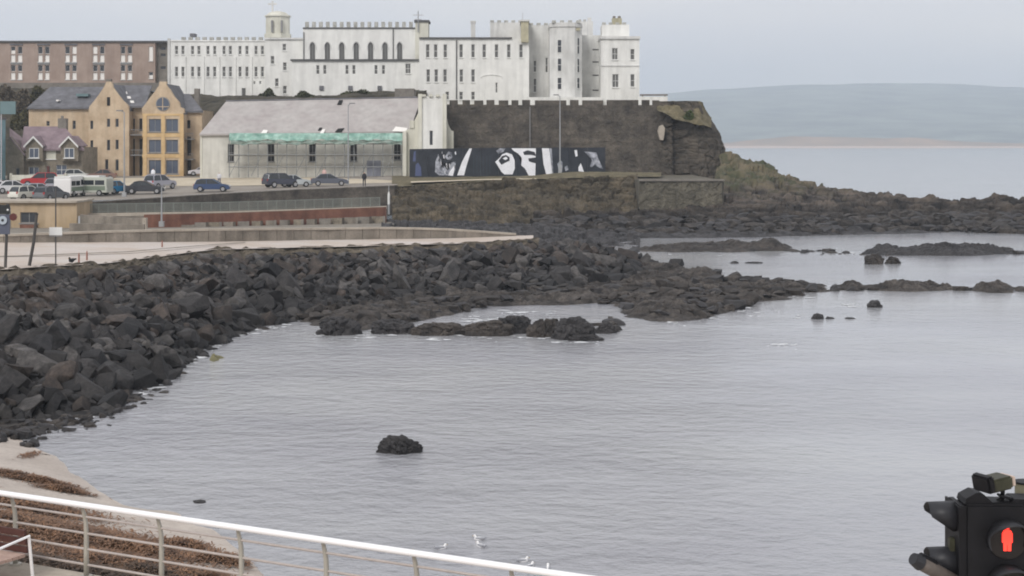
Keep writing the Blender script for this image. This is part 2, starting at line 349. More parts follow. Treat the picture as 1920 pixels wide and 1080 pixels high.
# ------------------------------------------------------------------ rock reefs and sea rocks
M_rock = mat('dark_shore_rock', (.022, .020, .020), .7, .4, 1.0, (.10, .085, .074), fine=.55, strata=.4, bump=.08, bscale=4, spec=.35)
M_reef = mat('brown_weedy_reef', (.022, .019, .018), .75, .4, 1.3, (.130, .114, .102), fine=.6, strata=.45, bump=.08, bscale=4, spec=.3)
M_blackrock = mat('black_wet_rock', (.016, .016, .018), .6, .35, 1.2, (.058, .054, .055), fine=.4, bump=.08, bscale=5, spec=.35)

def reef(name, label, pix, hmax, edge, m, cell=.3, rs=1.6, seed=0, spikes=(), rel=1.15):
    """a low rock shelf: outline given where it meets the water"""
    pts = np.array([[X(px, DG(y)), DG(y)] for px, y in pix])
    cell *= .62; rs *= .7
    x0, y0 = pts.min(0) - 1.5; x1, y1 = pts.max(0) + 1.5
    nx, ny = int((x1-x0)/cell) + 2, int((y1-y0)/cell) + 2
    gx, gy = np.meshgrid(np.linspace(x0, x1, nx), np.linspace(y0, y1, ny))
    wx = gx + fbm(gx/3, gy/3, gx*0, 3, seed+1) * 2.2; wy = gy + fbm(gx/3+7, gy/3, gx*0, 3, seed+2) * 2.2
    ins = np.zeros(gx.shape, bool); dist = np.full(gx.shape, 1e9); n = len(pts)
    for i in range(n):
        a, b = pts[i], pts[(i+1) % n]
        c = ((a[1] > wy) != (b[1] > wy)) & (wx < (b[0]-a[0]) * (wy-a[1]) / (b[1]-a[1] + 1e-12) + a[0]); ins ^= c
        d = b - a; t = np.clip(((wx-a[0])*d[0] + (wy-a[1])*d[1]) / (d @ d), 0, 1)
        dist = np.minimum(dist, np.hypot(wx-a[0]-t*d[0], wy-a[1]-t*d[1]))
    sd = np.where(ins, dist, -dist); e = np.clip(sd / edge, -1, 1)
    hh = hmax * np.ones_like(gx)
    for px, y, rad, add in spikes:
        D = DG(y); hh = hh + add * np.exp(-(((gx-X(px, D))**2 + (gy-D)**2) / rad**2))
    prof = 1 - (1-e)**2; z = np.where(e > 0, prof * (hh * .8 + .55 * rocky(gx/rs/1.3, gy/rs*1.15, seed) + .45 * fbm(gx/rs/4, gy/rs/4, gx*0, 2, seed+8) + .30*rocky(gx/rs*2, gy/rs*2.6, seed+3) + .05) - .07, e * 1.0 - .03)
    if hmax != .30: z = np.where(z > 0, z * .8, z)
    V = np.stack([gx, gy, z], -1)
    o = grid_mesh(name, V, nx, ny, m, keep=(z > -.3))
    return tag(o, label, 'reef')
reef('rock_reef', 'broad brown rock shelf stretching out to sea from the boulder bank', [(530, 604), (600, 612), (680, 622), (780, 606), (850, 592), (880, 580), (960, 573), (1050, 575), (1130, 568), (1165, 588), (1230, 602), (1330, 600), (1375, 582), (1450, 566), (1552, 546), (1558, 535), (1450, 530), (1368, 526), (1330, 518), (1240, 506), (1100, 512), (900, 540), (780, 548), (640, 572)],
     .30, 2.0, M_reef, .32, 1.5, 1, [(1330, 522, 1.6, .8), (1270, 512, 3.5, .35), (900, 560, 3, .25), (1060, 568, 2.5, .22), (1220, 590, 2.5, .25), (1510, 540, 2, .22)])
reef('rock_reef', 'low dark ledge between the boulder bank and the headland', [(1185, 472), (1260, 474), (1370, 473), (1420, 471), (1500, 472), (1480, 464), (1380, 458), (1300, 458), (1230, 462)], .42, 2.0, M_rock, .32, 1.5, 2, [(1445, 468, 1.6, 1.3), (1370, 464, 1.6, .6)])
reef('rock_reef', 'thin ledge of rock just off the mouth of the small inlet', [(1040, 448), (1250, 447), (1420, 445), (1500, 443), (1780, 436), (1640, 432), (1300, 438), (1100, 440)], .45, 2.0, M_blackrock, .4, 1.8, 3)
reef('rock_reef', 'long black skerry out in the bay, highest at its middle', [(1615, 477), (1700, 480), (1800, 480), (1900, 476), (1890, 470), (1800, 464), (1700, 466), (1640, 472)], .36, 1.2, M_blackrock, .25, 1.3, 4, [(1655, 474, 1.2, .7), (1720, 476, 1.4, .5), (1765, 476, 1.8, .9), (1800, 474, 1.3, .25), (1840, 474, 2.6, .45)])
reef('rock_reef', 'small low skerry off the tip of the rock shelf', [(1560, 541), (1600, 544), (1622, 542), (1612, 536), (1575, 534)], .5, 1.0, M_reef, .2, 1.2, 5)
reef('rock_reef', 'flat topped brown skerry beyond the tip of the shelf', [(1622, 542), (1680, 547), (1740, 547), (1808, 546), (1780, 540), (1740, 534), (1660, 534)], .38, 1.3, M_reef, .22, 1.2, 6, [(1665, 541, 1.5, .32), (1700, 541, 2.0, .28)])
reef('rock_reef', 'outermost brown skerry with two humps', [(1806, 545), (1850, 549), (1900, 549), (1918, 546), (1900, 538), (1840, 536)], .36, 1.1, M_reef, .2, 1.1, 7, [(1840, 543, 1.1, .3), (1885, 543, 1.1, .3)])
reef('rock_reef', 'low weedy rock barely awash beside the boulders', [(385, 672), (402, 678), (420, 674), (405, 668)], .18, .5, mat('yellow_weed_rock', (.16, .15, .08), .8, .3, 2), .1, .7, 8)

def sea_rock(label, x0, x1, yb, yt, m, seed=0, depth=.6, name='sea_rock', lean=0., sub=5, flat=1.0):
    D = DG(yb); wd = (x1 - x0) * D / F; dep = wd * depth; h = (yb - yt) * D / F * .93
    bm = B(); bmesh.ops.create_icosphere(bm, subdivisions=sub, radius=1)
    co = np.array([v.co[:] for v in bm.verts]); s = seed * 3.7
    q = co * 1.5 + s
    d = 1 + fbm(q[:, 0], q[:, 1], q[:, 2], 4, seed) * .75
    a, b, c = worley(q[:, 0] * 1.4 + q[:, 2] * .7, q[:, 1] * 1.4 + q[:, 2], seed); d += (c - .5) * .26 - np.clip(.12 - (b - a), 0, .12)
    a2, b2, c2 = worley(co[:, 0]*3.1 + co[:, 1], co[:, 2]*4 - co[:, 1]*2, seed + 4); d += (c2 - .5) * .16 - np.clip(.1 - (b2 - a2), 0, .1) * .8 + fbm(co[:, 0]*6, co[:, 1]*6, co[:, 2]*8, 3, seed) * .22
    co = co * d[:, None]
    mn, mxx = co.min(0), co.max(0); co = (co - (mn + mxx)/2) / ((mxx - mn)/2)
    co[:, 2] = np.sign(co[:, 2]) * np.abs(co[:, 2]) ** flat
    for v, p in zip(bm.verts, co): v.co = (p[0] * wd/2 + p[2] * lean, p[1] * dep/2, p[2] * h if p[2] > 0 else p[2] * h * .5 - .02)
    o = bpy.data.objects.new(name, mesh_of(name, bm, m)); C.objects.link(o); o.location = (X((x0+x1)/2, D), D + dep * .45, 0)
    return tag(o, label, 'rock')
sea_rock('lone dark rock standing by itself in the open bay', 698, 792, 853, 817, M_blackrock, 1, .6, lean=.05, flat=.8)
sea_rock('rounded black rock at the near end of the rock line', 588, 677, 630, 592, M_blackrock, 2, .8, flat=.7)
sea_rock('squat dark rock second from the shore end of the rock line', 688, 778, 627, 599, M_blackrock, 3, .8, flat=.7)
sea_rock('low brown slab between the squat rock and the stepped ledge', 768, 880, 630, 604, M_rock, 4, .5, flat=.6)
sea_rock('stepped brown ledge in the middle of the rock line', 860, 965, 631, 599, M_rock, 5, .5, flat=.6)
sea_rock('flat topped dark rock beside the stepped ledge', 920, 1000, 626, 590, M_blackrock, 6, .5, flat=.5)
sea_rock('knobbly dark rock next to the tallest of the rock line', 985, 1055, 633, 596, M_rock, 7, .6)
sea_rock('tallest dark rock near the seaward end of the rock line', 1032, 1122, 638, 592, M_blackrock, 8, .7, flat=.8)
sea_rock('thin leaning slab at the seaward end of the rock line', 1105, 1158, 626, 603, M_blackrock, 9, .4, lean=.3)
sea_rock('pale stub of rock perched behind the leaning slab', 1138, 1152, 606, 592, M_rock, 10, .8, sub=3)
sea_rock('small low rock in front of the tallest rock of the line', 1060, 1135, 640, 627, M_blackrock, 11, .5)
sea_rock('dark hump lying just off the long skerry, with a round shoulder', 1622, 1661, 496, 475, M_rock, 12, .8, flat=.8)
sea_rock('rounder and smaller hump next to the dark hump off the long skerry', 1662, 1692, 495, 480, M_rock, 13, .8, flat=.8)
sea_rock('small black rock with a sloping back, off the brown skerries', 1627, 1657, 577, 562, M_blackrock, 14, .6, sub=3)
sea_rock('small black rock nearest the open water off the shelf end', 1521, 1547, 599, 587, M_blackrock, 15, .7, sub=3)
sea_rock('sliver of rock awash beside the small black rock', 1547, 1568, 598, 593, M_blackrock, 16, .5, sub=2)
sea_rock('farthest sliver of rock awash beyond the small black rock', 1585, 1605, 598, 595, M_blackrock, 17, .5, sub=2)
sea_rock('tiny black rock awash off the low dark ledge', 1368, 1386, 494, 489, M_blackrock, 18, .6, sub=2)
sea_rock('flat sliver of rock awash off the low dark ledge', 1397, 1432, 494, 491, M_blackrock, 19, .6, sub=2)
for i, (a, b, yb, yt, lb) in enumerate([(58, 77, 809, 798, 'small black stone on the wet sand, closest to the beach'), (100, 130, 792, 780, 'flat black stone on the wet sand beside the last boulder'),
        (300, 322, 723, 711, 'pointed black stone in the shallows off the boulder bank'), (318, 348, 691, 676, 'dark stone in the shallows beside a bigger one'),
        (338, 362, 682, 670, 'dark stone touching the boulder bank in the shallows'), (370, 392, 670, 660, 'small dark stone close to the yellow weedy rock'),
        (180, 205, 774, 762, 'grey stone in the foam at the boulder foot'), (208, 226, 766, 757, 'dark little stone in the foam at the boulder foot'), (222, 240, 757, 750, 'tiny black stone at the boulder foot above the foam'),
        (262, 274, 758, 753, 'speck of black rock standing clear of the boulders'), (360, 385, 944, 938, 'flat dark stone awash off the sand spit'), (70, 92, 858, 852, 'thin dark stone at the tide edge'),
        (0, 16, 833, 822, 'dark stone lying on the sand at the head of the beach')]):
    sea_rock(lb, a, b, yb, yt, M_blackrock, 30 + i, .7, sub=2, name='shore_stone')

M_foam = mat('sea_foam', (.70, .72, .74), .9, .1, 3)
V, Fc = [], []
def foam_patch(px0, px1, y0, y1, n, r0=.03, r1=.20):
    for i in range(int(n * .55)):
        t_ = RNG.rand() ** 1.4; px = px0 + (px1 - px0) * t_; y = y0 + (y1 - y0) * t_ + RNG.randn() * 3.2; D = DG(y); r = r0 + (r1 - r0) * RNG.rand()**2; k = len(V); nn_ = 7
        for j in range(nn_): a = 6.283 * j / nn_; q = r * (.5 + RNG.rand()); V.append((X(px, D) + q * 1.8 * math.cos(a), D + q * math.sin(a), .012 + .02 * RNG.rand()))
        Fc.append(tuple(range(k, k + nn_)))
for q in ((865, 935, 600, 598, 50), (940, 1040, 586, 588, 40), (590, 680, 632, 632, 26), (690, 780, 629, 629, 22), (800, 1030, 634, 634, 60), (1040, 1130, 640, 640, 30), (1440, 1500, 648, 649, 26), (1580, 1620, 571, 571, 22), (1390, 1500, 590, 588, 20),
          (400, 470, 648, 622, 50), (310, 400, 716, 652, 60), (200, 300, 768, 722, 60), (110, 200, 790, 770, 24), (480, 560, 620, 612, 30), (1250, 1380, 605, 596, 40), (1560, 1640, 480, 480, 10), (1240, 1420, 478, 476, 16), (1380, 1520, 584, 552, 26)):
    foam_patch(*q)
me = bpy.data.meshes.new('foam'); me.from_pydata(V, [], Fc); me.materials.append(M_foam); o = bpy.data.objects.new('foam', me); C.objects.link(o); tag(o, 'small flecks of white foam along the rocks', kind='stuff')
# ------------------------------------------------------------------ boulder bank
base = [(-220, -.3, 51), (-60, -.3, 54), (0, -.3, 56), (90, -.3, 57.5), (200, -.3, 60), (310, -.3, 67), (400, -.3, 79), (470, -.3, 85.5), (540, -.2, 89), (650, 0, 95.5), (780, .15, 100.8), (900, .15, 103), (1100, .1, 109), (1200, -.1, 118), (1265, -.4, 126)]
crest = [(-220, 3.4, 73), (0, 3.4, 75.5), (130, 3.25, 80), (200, 3.05, 83.5), (310, 2.9, 92), (400, 2.75, 99), (600, 2.5, 105), (900, 2.35, 113), (1010, 2.3, 119), (1100, 2.0, 125), (1200, .7, 127), (1265, -.4, 129)]
M_core = mat('dark_gravel_core', (.030, .028, .028), .95, .3, 1)
core = ribbon('boulder_bank_core', [base, crest], 220, 40, M_core, amp=.5, scale=1.5, mode='rock'); tag(core, kind='structure')
def boulder_mesh(kind, seed):
    rs = np.random.RandomState(seed); bm = B()
    if kind == 'rounded': bmesh.ops.create_icosphere(bm, subdivisions=2, radius=1.08)
    else: bmesh.ops.create_cube(bm, size=1.75)
    dim = {'slab': (1.15, .85, .48), 'block': (1, .85, .8), 'wedge': (1.15, .8, .85), 'rounded': (1, .88, .75)}[kind]
    for i in range({'slab': 7, 'block': 8, 'wedge': 10, 'rounded': 5}[kind]):
        d = rs.randn(3); d /= np.linalg.norm(d); off_ = .62 + .28 * rs.rand()
        bmesh.ops.bisect_plane(bm, geom=list(bm.verts) + list(bm.edges) + list(bm.faces), plane_co=tuple(d * off_), plane_no=tuple(d), clear_outer=True)
        r = bmesh.ops.convex_hull(bm, input=bm.verts); bad = [g for g in r['geom_unused'] + r['geom_interior'] if isinstance(g, bmesh.types.BMVert)]
        if bad: bmesh.ops.delete(bm, geom=list(set(bad)), context='VERTS')
        bmesh.ops.dissolve_limit(bm, angle_limit=.05, verts=bm.verts, edges=bm.edges)
    for v in bm.verts: v.co = Vector((v.co.x * dim[0], v.co.y * dim[1], v.co.z * dim[2]))
    bmesh.ops.bevel(bm, geom=list(bm.edges), offset=.035, segments=1, affect='EDGES', profile=.6)
    bmesh.ops.triangulate(bm, faces=bm.faces)
    for _ in range(1): bmesh.ops.subdivide_edges(bm, edges=[e for e in bm.edges if e.calc_length() > .5], cuts=1); bmesh.ops.triangulate(bm, faces=bm.faces)
    co = np.array([v.co[:] for v in bm.verts]); d = fbm(co[:, 0]*2.2+seed, co[:, 1]*2.2, co[:, 2]*2.2, 3, seed) * .22
    for v, k in zip(bm.verts, d): v.co *= 1 + k
    bmesh.ops.triangulate(bm, faces=bm.faces)
    me = mesh_of('boulder', bm, None); return me
def boulder_mat(name, c0, c1, lichen=.0):
    m = mat(name, c0, .68, .45, 1.9, c1, fine=.45, bump=.09, bscale=5, spec=.4, rnd=.4); return m
def tide(m, z0=.35, z1=1.3, dark=.42):
    t = m.node_tree; n = t.nodes.new; l = t.links.new; p = t.nodes['Principled BSDF']; old = p.inputs['Base Color'].links[0].from_socket
    g = n('ShaderNodeNewGeometry'); xyz = n('ShaderNodeSeparateXYZ'); l(g.outputs['Position'], xyz.inputs[0])
    no = n('ShaderNodeTexNoise'); no.inputs['Scale'].default_value = .9; no.inputs['Detail'].default_value = 5; l(g.outputs['Position'], no.inputs['Vector'])
    a = n('ShaderNodeMath'); a.operation = 'MULTIPLY_ADD'; l(no.outputs['Fac'], a.inputs[0]); a.inputs[1].default_value = 1.0; l(xyz.outputs['Z'], a.inputs[2])
    q = n('ShaderNodeMapRange'); q.inputs['From Min'].default_value = z0 + .5; q.inputs['From Max'].default_value = z1 + .5; q.inputs['To Min'].default_value = dark; q.inputs['To Max'].default_value = 1; l(a.outputs[0], q.inputs['Value'])
    x = n('ShaderNodeMixRGB'); x.blend_type = 'MULTIPLY'; x.inputs[0].default_value = 1; l(old, x.inputs[1]); l(q.outputs[0], x.inputs[2]); l(x.outputs[0], p.inputs['Base Color'])
TONES = {'charcoal': boulder_mat('charcoal_basalt', (.020, .019, .019), (.052, .048, .048)), 'grey': boulder_mat('grey_basalt', (.042, .039, .039), (.125, .116, .11)),
         'brownish': boulder_mat('brownish_basalt', (.034, .027, .024), (.086, .067, .056)), 'near-black': boulder_mat('black_basalt', (.011, .011, .013), (.032, .031, .033))}
for m_ in TONES.values(): tide(m_, .3, 1.1, .55)
KINDS = ['slab', 'block', 'wedge', 'rounded', 'block', 'wedge']
LIB = []
for i in range(20):
    k = KINDS[i % 6]; LIB.append((k, boulder_mesh(k, 100 + i)))
cand = []; cells = {}
bx = np.array(base); cx = np.array(crest)
NT = 110000
PXS = RNG.uniform(-215, 1262, NT); VS = RNG.uniform(-.03, 1.0, NT); KEEP = RNG.rand(NT) < np.interp(PXS, [-215, 0, 300, 420, 600, 1262], [1, 1, .75, .55, .45, .45])
D0 = np.interp(PXS, bx[:, 0], bx[:, 2]); D1 = np.interp(PXS, cx[:, 0], cx[:, 2]); Z0 = np.interp(PXS, bx[:, 0], bx[:, 1]); Z1 = np.interp(PXS, cx[:, 0], cx[:, 1])
YS = D0 + (D1 - D0) * VS; ZS = Z0 + (Z1 - Z0) * VS; XS = (PXS - CX) * YS / F; RR = RNG.rand(NT)
for it in range(NT):
    if not KEEP[it]: continue
    px, v, x, y, z, u = PXS[it], VS[it], XS[it], YS[it], ZS[it], RR[it]
    if it < 260 and v < .8: r = .58 + .22 * u
    elif it < 34000: r = .27 + .27 * u * u * u + .07 * u
    else: r = .16 + .18 * u
    if px > 350: r *= 1.12
    if v > .75 and r > .58: r = .5
    ci, cj = int(x // 1.5), int(y // 1.5); ok = True
    for a in (-1, 0, 1):
        for b in (-1, 0, 1):
            for (x2, y2, r2) in cells.get((ci+a, cj+b), ()):
                if (x-x2)**2 + (y-y2)**2 < (.60 * (r + r2))**2: ok = False; break
            if not ok: break
        if not ok: break
    if not ok: continue
    cells.setdefault((ci, cj), []).append((x, y, r)); cand.append((px, v, x, y, z, r))
def landmark(px):
    for lim, s in ((60, 'below the round sign'), (150, 'below the white plate'), (235, 'below the tan shelter'), (330, 'below the black hatchback'), (430, 'below the blue car'),
                   (520, 'below the hall corner'), (620, 'below the navy parked car'), (720, 'below the red wall end'), (820, 'below the hoarding start'), (920, 'below the low wall'), (1010, 'below the low wall end'), (1100, 'past the low wall end')):
        if px < lim: return s
    return 'at the seaward tip'
cand.sort(key=lambda c: -(c[5] / c[3]) * (1 if -20 < c[0] < 1262 else 0))
LCO = []
for k_, me_ in LIB:
    c_ = np.empty(len(me_.vertices)*3); me_.vertices.foreach_get('co', c_); t_ = np.empty(len(me_.polygons)*3, int); me_.polygons.foreach_get('vertices', t_); LCO.append((c_.reshape(-1, 3), t_.reshape(-1, 3)))
used = {}; SV, SF = [], []; off = 0; n_single = 0; tone_keys = list(TONES)
pal = [TONES['charcoal'], TONES['grey'], TONES['brownish'], TONES['near-black']]; SM = []
for i, (px, v, x, y, z, r) in enumerate(cand):
    li = RNG.randint(len(LIB)); kind, me = LIB[li]
    wt = [.38, .24 if v > .25 else .12, .08 + .22 * (v > .7), .26 if v < .5 else .12]; wt = np.array(wt) / sum(wt)
    tone = tone_keys[RNG.choice(4, p=wt)]
    rot = (RNG.uniform(-.9, .9), RNG.uniform(-.9, .9), RNG.uniform(0, 6.28))
    sc = (r * RNG.uniform(.95, 1.35), r * RNG.uniform(.9, 1.1), r * RNG.uniform(.75, 1.15)); zz = z + r * RNG.uniform(-.05, .7) * (1 - .7 * max(0, v - .8) / .2)
    if n_single < 300 and -20 < px < 1262:
        sz = 'huge' if r > .70 else 'big' if r > .58 else 'mid-sized' if r > .44 else 'small'
        row = 'at the waterline' if v < .12 else 'low on the bank' if v < .35 else 'halfway up the bank' if v < .62 else 'high on the bank' if v < .88 else 'along the crest'
        tilt = 'tilted' if max(abs(rot[0]), abs(rot[1])) > .45 else 'level'
        sh = {'slab': 'slab-like', 'block': 'blocky', 'wedge': 'wedge-shaped', 'rounded': 'rounded'}[kind]
        opts = [f'{sz} {tone} {sh} boulder {row} {landmark(px)}', f'{sz} {tilt} {tone} {sh} boulder {row} {landmark(px)}', f'{sz} {tone} {sh} boulder {row} {landmark(px)}, nearer the sea', f'{sz} {tone} {sh} boulder {row} {landmark(px)}, nearer town',
                f'{sz} {tilt} {tone} {sh} boulder {row} {landmark(px)}, half buried', f'{sz} {tilt} {tone} {sh} boulder {row} {landmark(px)}']
        lab = next((q for q in opts if q not in used), opts[-1]); used[lab] = 1
        key = me.name + tone
        m2 = bpy.data.meshes.get(key)
        if m2 is None: m2 = me.copy(); m2.name = key; m2.materials.clear(); m2.materials.append(TONES[tone])
        o = inst('boulder', m2, None, (x, y, zz), rot, sc); tag(o, lab, 'boulder', 'boulders of the shore bank'); n_single += 1
    else:
        co = LCO[li][0] * sc
        Rm = np.array(Matrix.Rotation(rot[2], 3, 'Z') @ Matrix.Rotation(rot[1], 3, 'Y') @ Matrix.Rotation(rot[0], 3, 'X'))
        SV.append(co @ Rm.T + (x, y, zz)); f = LCO[li][1]; SF.append(f + off); off += len(co); SM.append(np.full(len(f), tone_keys.index(tone)))
me = bpy.data.meshes.new('boulder_mass'); AV = np.concatenate(SV); AF = np.concatenate(SF)
me.vertices.add(len(AV)); me.vertices.foreach_set('co', AV.ravel()); me.loops.add(AF.size); me.loops.foreach_set('vertex_index', AF.ravel().astype(np.int32))
me.polygons.add(len(AF)); me.polygons.foreach_set('loop_start', np.arange(0, AF.size, 3, dtype=np.int32)); me.update(calc_edges=True); me.polygons.foreach_set('use_smooth', [False] * len(AF))
for p_ in pal: me.materials.append(p_)
me.polygons.foreach_set('material_index', np.concatenate(SM).astype(int).tolist())
o = bpy.data.objects.new('boulder_mass', me); C.objects.link(o); tag(o, 'smaller basalt boulders filling the shore bank', kind='stuff')
print('boulders', len(cand), 'tris', len(AF), 'single', n_single)
tag(ribbon('shore_verge', [[(-220, 3.3, 72.5), (0, 3.35, 75), (200, 3.05, 83), (310, 2.9, 91.5), (400, 2.75, 98.5), (600, 2.55, 104.5), (900, 2.4, 112.5), (1010, 2.3, 118.5)],
     [(-220, 3.93, 77), (0, 3.93, 77.5), (200, 3.63, 85.5), (310, 3.42, 94), (400, 3.33, 101), (600, 3.13, 106.5), (900, 2.92, 114.2), (1010, 2.88, 120)]], 160, 10, mat('gravelly_verge', (.085, .072, .055), .95, .4, 1.5, (.19, .16, .12), fine=.5), amp=.3, scale=.7, mode='rock'), kind='structure')

def rubble(name, label, spots, mats, r0, r1):
    V, Fc, Mi, o_ = [], [], [], 0
    for (x, y, z) in spots:
        li = RNG.randint(len(LCO)); r = r0 + (r1 - r0) * RNG.rand() ** 2.2; c_, t_ = LCO[li]
        Rm = np.array(Matrix.Rotation(RNG.rand() * 6.28, 3, 'Z') @ Matrix.Rotation(RNG.uniform(-.5, .5), 3, 'X'))
        V.append((c_ * (r * 1.3, r, r * .75)) @ Rm.T + (x, y, z + r * .12)); Fc.append(t_ + o_); o_ += len(c_); Mi.append(np.full(len(t_), RNG.randint(len(mats))))
    AV = np.concatenate(V); AF = np.concatenate(Fc); me = bpy.data.meshes.new(name)
    me.vertices.add(len(AV)); me.vertices.foreach_set('co', AV.ravel()); me.loops.add(AF.size); me.loops.foreach_set('vertex_index', AF.ravel().astype(np.int32))
    me.polygons.add(len(AF)); me.polygons.foreach_set('loop_start', np.arange(0, AF.size, 3, dtype=np.int32)); me.update(calc_edges=True)
    for m_ in mats: me.materials.append(m_)
    me.polygons.foreach_set('material_index', np.concatenate(Mi).astype(np.int32)); me.polygons.foreach_set('use_smooth', [False] * len(AF))
    o = bpy.data.objects.new(name, me); C.objects.link(o); tag(o, label, kind='stuff')
def inside(poly, n, zf):
    P_ = [(px, DG(y)) for px, y in poly]; out_ = []
    while len(out_) < n:
        px = RNG.uniform(min(p[0] for p in P_), max(p[0] for p in P_)); D = RNG.uniform(min(p[1] for p in P_), max(p[1] for p in P_)); c = False
        for i in range(len(P_)):
            a, b = P_[i], P_[(i+1) % len(P_)]
            if (a[1] > D) != (b[1] > D) and px < (b[0]-a[0]) * (D-a[1]) / (b[1]-a[1]) + a[0]: c = not c
        if c: out_.append((X(px, D), D, zf()))
    return out_
rubble('reef_rubble', 'loose dark stones strewn over the main rock shelf', inside([(560, 600), (680, 616), (780, 603), (860, 588), (960, 571), (1130, 570), (1230, 598), (1330, 596), (1450, 562), (1545, 545), (1450, 532), (1330, 522), (1240, 512), (900, 545), (640, 575)], 900, lambda: RNG.uniform(.05, .30)), [M_reef, M_rock, M_blackrock], .10, .62)
hz_ = []
for i in range(1500):
    px = RNG.uniform(1010, 1960); t_ = RNG.rand(); D0_ = np.interp(px, [1000, 1200, 1500, 1765, 1850, 2050], [169, 172, 174, 181, 178, 174]); D = D0_ + 11 * t_ ** 1.3
    hz_.append((X(px, D), D, .1 + np.interp(D - D0_, [0, 4, 12], [0, .6, 1.4])))
rubble('shore_rubble', 'broken black rocks along the foot of the headland', hz_, [M_blackrock, M_rock, M_reef], .15, 1.0)
is_ = []
for (a, b, y0, y1, n_) in ((1555, 1640, 538, 545, 30), (1790, 1820, 541, 546, 12), (1480, 1560, 470, 476, 14), (1640, 1700, 474, 480, 22), (1870, 1935, 470, 477, 30), (1900, 1960, 540, 547, 20), (1540, 1620, 474, 478, 10), (1130, 1160, 608, 626, 8), (1700, 1900, 466, 476, 40)):
    for i in range(n_): px = RNG.uniform(a, b); D = DG(RNG.uniform(y0, y1)); is_.append((X(px, D), D, -.05))
rubble('islet_rubble', 'low broken rocks linking the skerries', is_, [M_blackrock, M_rock], .12, .6)
bs_ = []
for i in range(420):
    t_ = RNG.rand(); px = -40 + 380 * t_ ** 1.6; D = np.interp(px, [q[0] for q in base], [q[2] for q in base]) - abs(RNG.randn()) * 1.5
    bs_.append((X(px, D), D, np.interp(px, [0, 90, 340], [.12, .0, -.08])))
rubble('shore_pebbles', 'small dark stones at the foot of the boulder bank', bs_, [M_blackrock, M_rock], .04, .28)

# ------------------------------------------------------------------ esplanade in front of the low wall
back = [(-250, 3.9, 99), (0, 3.9, 98), (200, 3.65, 102.5), (400, 3.4, 107), (600, 3.15, 113), (860, 2.95, 118.5), (1000, 2.9, 123)]
front = [(-250, 3.9, 77), (0, 3.9, 77), (200, 3.6, 85), (310, 3.4, 93.5), (400, 3.3, 100.5), (600, 3.1, 106), (860, 2.9, 112.7), (1000, 2.86, 119.5)]
tag(ribbon('path', [front, back], 80, 10, M_plaza, amp=.05, scale=2, smooth=True), kind='structure')
# dark line of kerb across the paving
bm = B()
KL = [(-60, 3.92, 84), (100, 3.80, 88), (240, 3.62, 93), (400, 3.4, 103), (460, 3.33, 106.4)]
tag(ribbon('kerb', [[(a, z+.03, d) for a, z, d in KL], [(a, z+.06, d+.35) for a, z, d in KL]], 40, 2, M_concrete), kind='structure')
LW = empty('low_wall', (X(400, 108), 108, 3.4), 'long low tan concrete wall with pale coping behind the boulder bank', 'wall')
def wallrun(parent, pts, zb, th, m, name):
    """upright wall along (px, ztop, D) points"""
    bm = B()
    for (a, za, da), (b, zb_, db) in zip(pts, pts[1:]):
        xa, xb = X(a, da), X(b, db); vs = []
        for (x, y, zt) in ((xa, da, za), (xb, db, zb_)):
            zq = zt + zb if zb < 0 else zb
            vs.append([(x, y, zq), (x, y, zt), (x, y + th, zt), (x, y + th, zq)])
        A_ = [bm.verts.new(p) for p in vs[0]]; B_ = [bm.verts.new(p) for p in vs[1]]
        bm.faces.new(A_); bm.faces.new(B_[::-1])
        for i in range(4): bm.faces.new((A_[i], B_[i], B_[(i+1) % 4], A_[(i+1) % 4]))
    bmesh.ops.recalc_face_normals(bm, faces=bm.faces)
    return obj(name, bm, m, parent)
lw = [(-250, 4.42, 99), (0, 4.40, 98), (230, 4.38, 103), (420, 4.25, 107.5), (600, 4.0, 113), (740, 3.9, 116), (860, 3.62, 118.6), (925, 3.3, 120.5), (1000, 2.95, 123)]
# split into cast panels
pxs = np.linspace(-250, 1000, 40)
La = np.array(lw)
for a, b in zip(pxs, pxs[1:]):
    g = .35
    q = [(k, float(np.interp(k, La[:, 0], La[:, 1])) - .14, float(np.interp(k, La[:, 0], La[:, 2]))) for k in (a + g, b - g)]
    o = wallrun(LW, q, 2.2, .45, M_concrete, 'panel')
for a, b in zip(pxs[::2], pxs[2::2]):
    q = [(k, float(np.interp(k, La[:, 0], La[:, 1])), float(np.interp(k, La[:, 0], La[:, 2])) - .06) for k in (a + .2, b - .2)]
    bm = B(); (a_, za, da), (b_, zb, db) = q; xa, xb = X(a_, da), X(b_, db)
    vs = [bm.verts.new(p) for p in ((xa, da, za-.137), (xb, db, zb-.137), (xb, db+.57, zb-.137), (xa, da+.57, za-.137), (xa, da, za), (xb, db, zb), (xb, db+.57, zb), (xa, da+.57, za))]
    for f in ((0,3,2,1),(4,5,6,7),(0,1,5,4),(1,2,6,5),(2,3,7,6),(3,0,4,7)): bm.faces.new([vs[i] for i in f])
    obj('coping', bm, M_coping, LW)

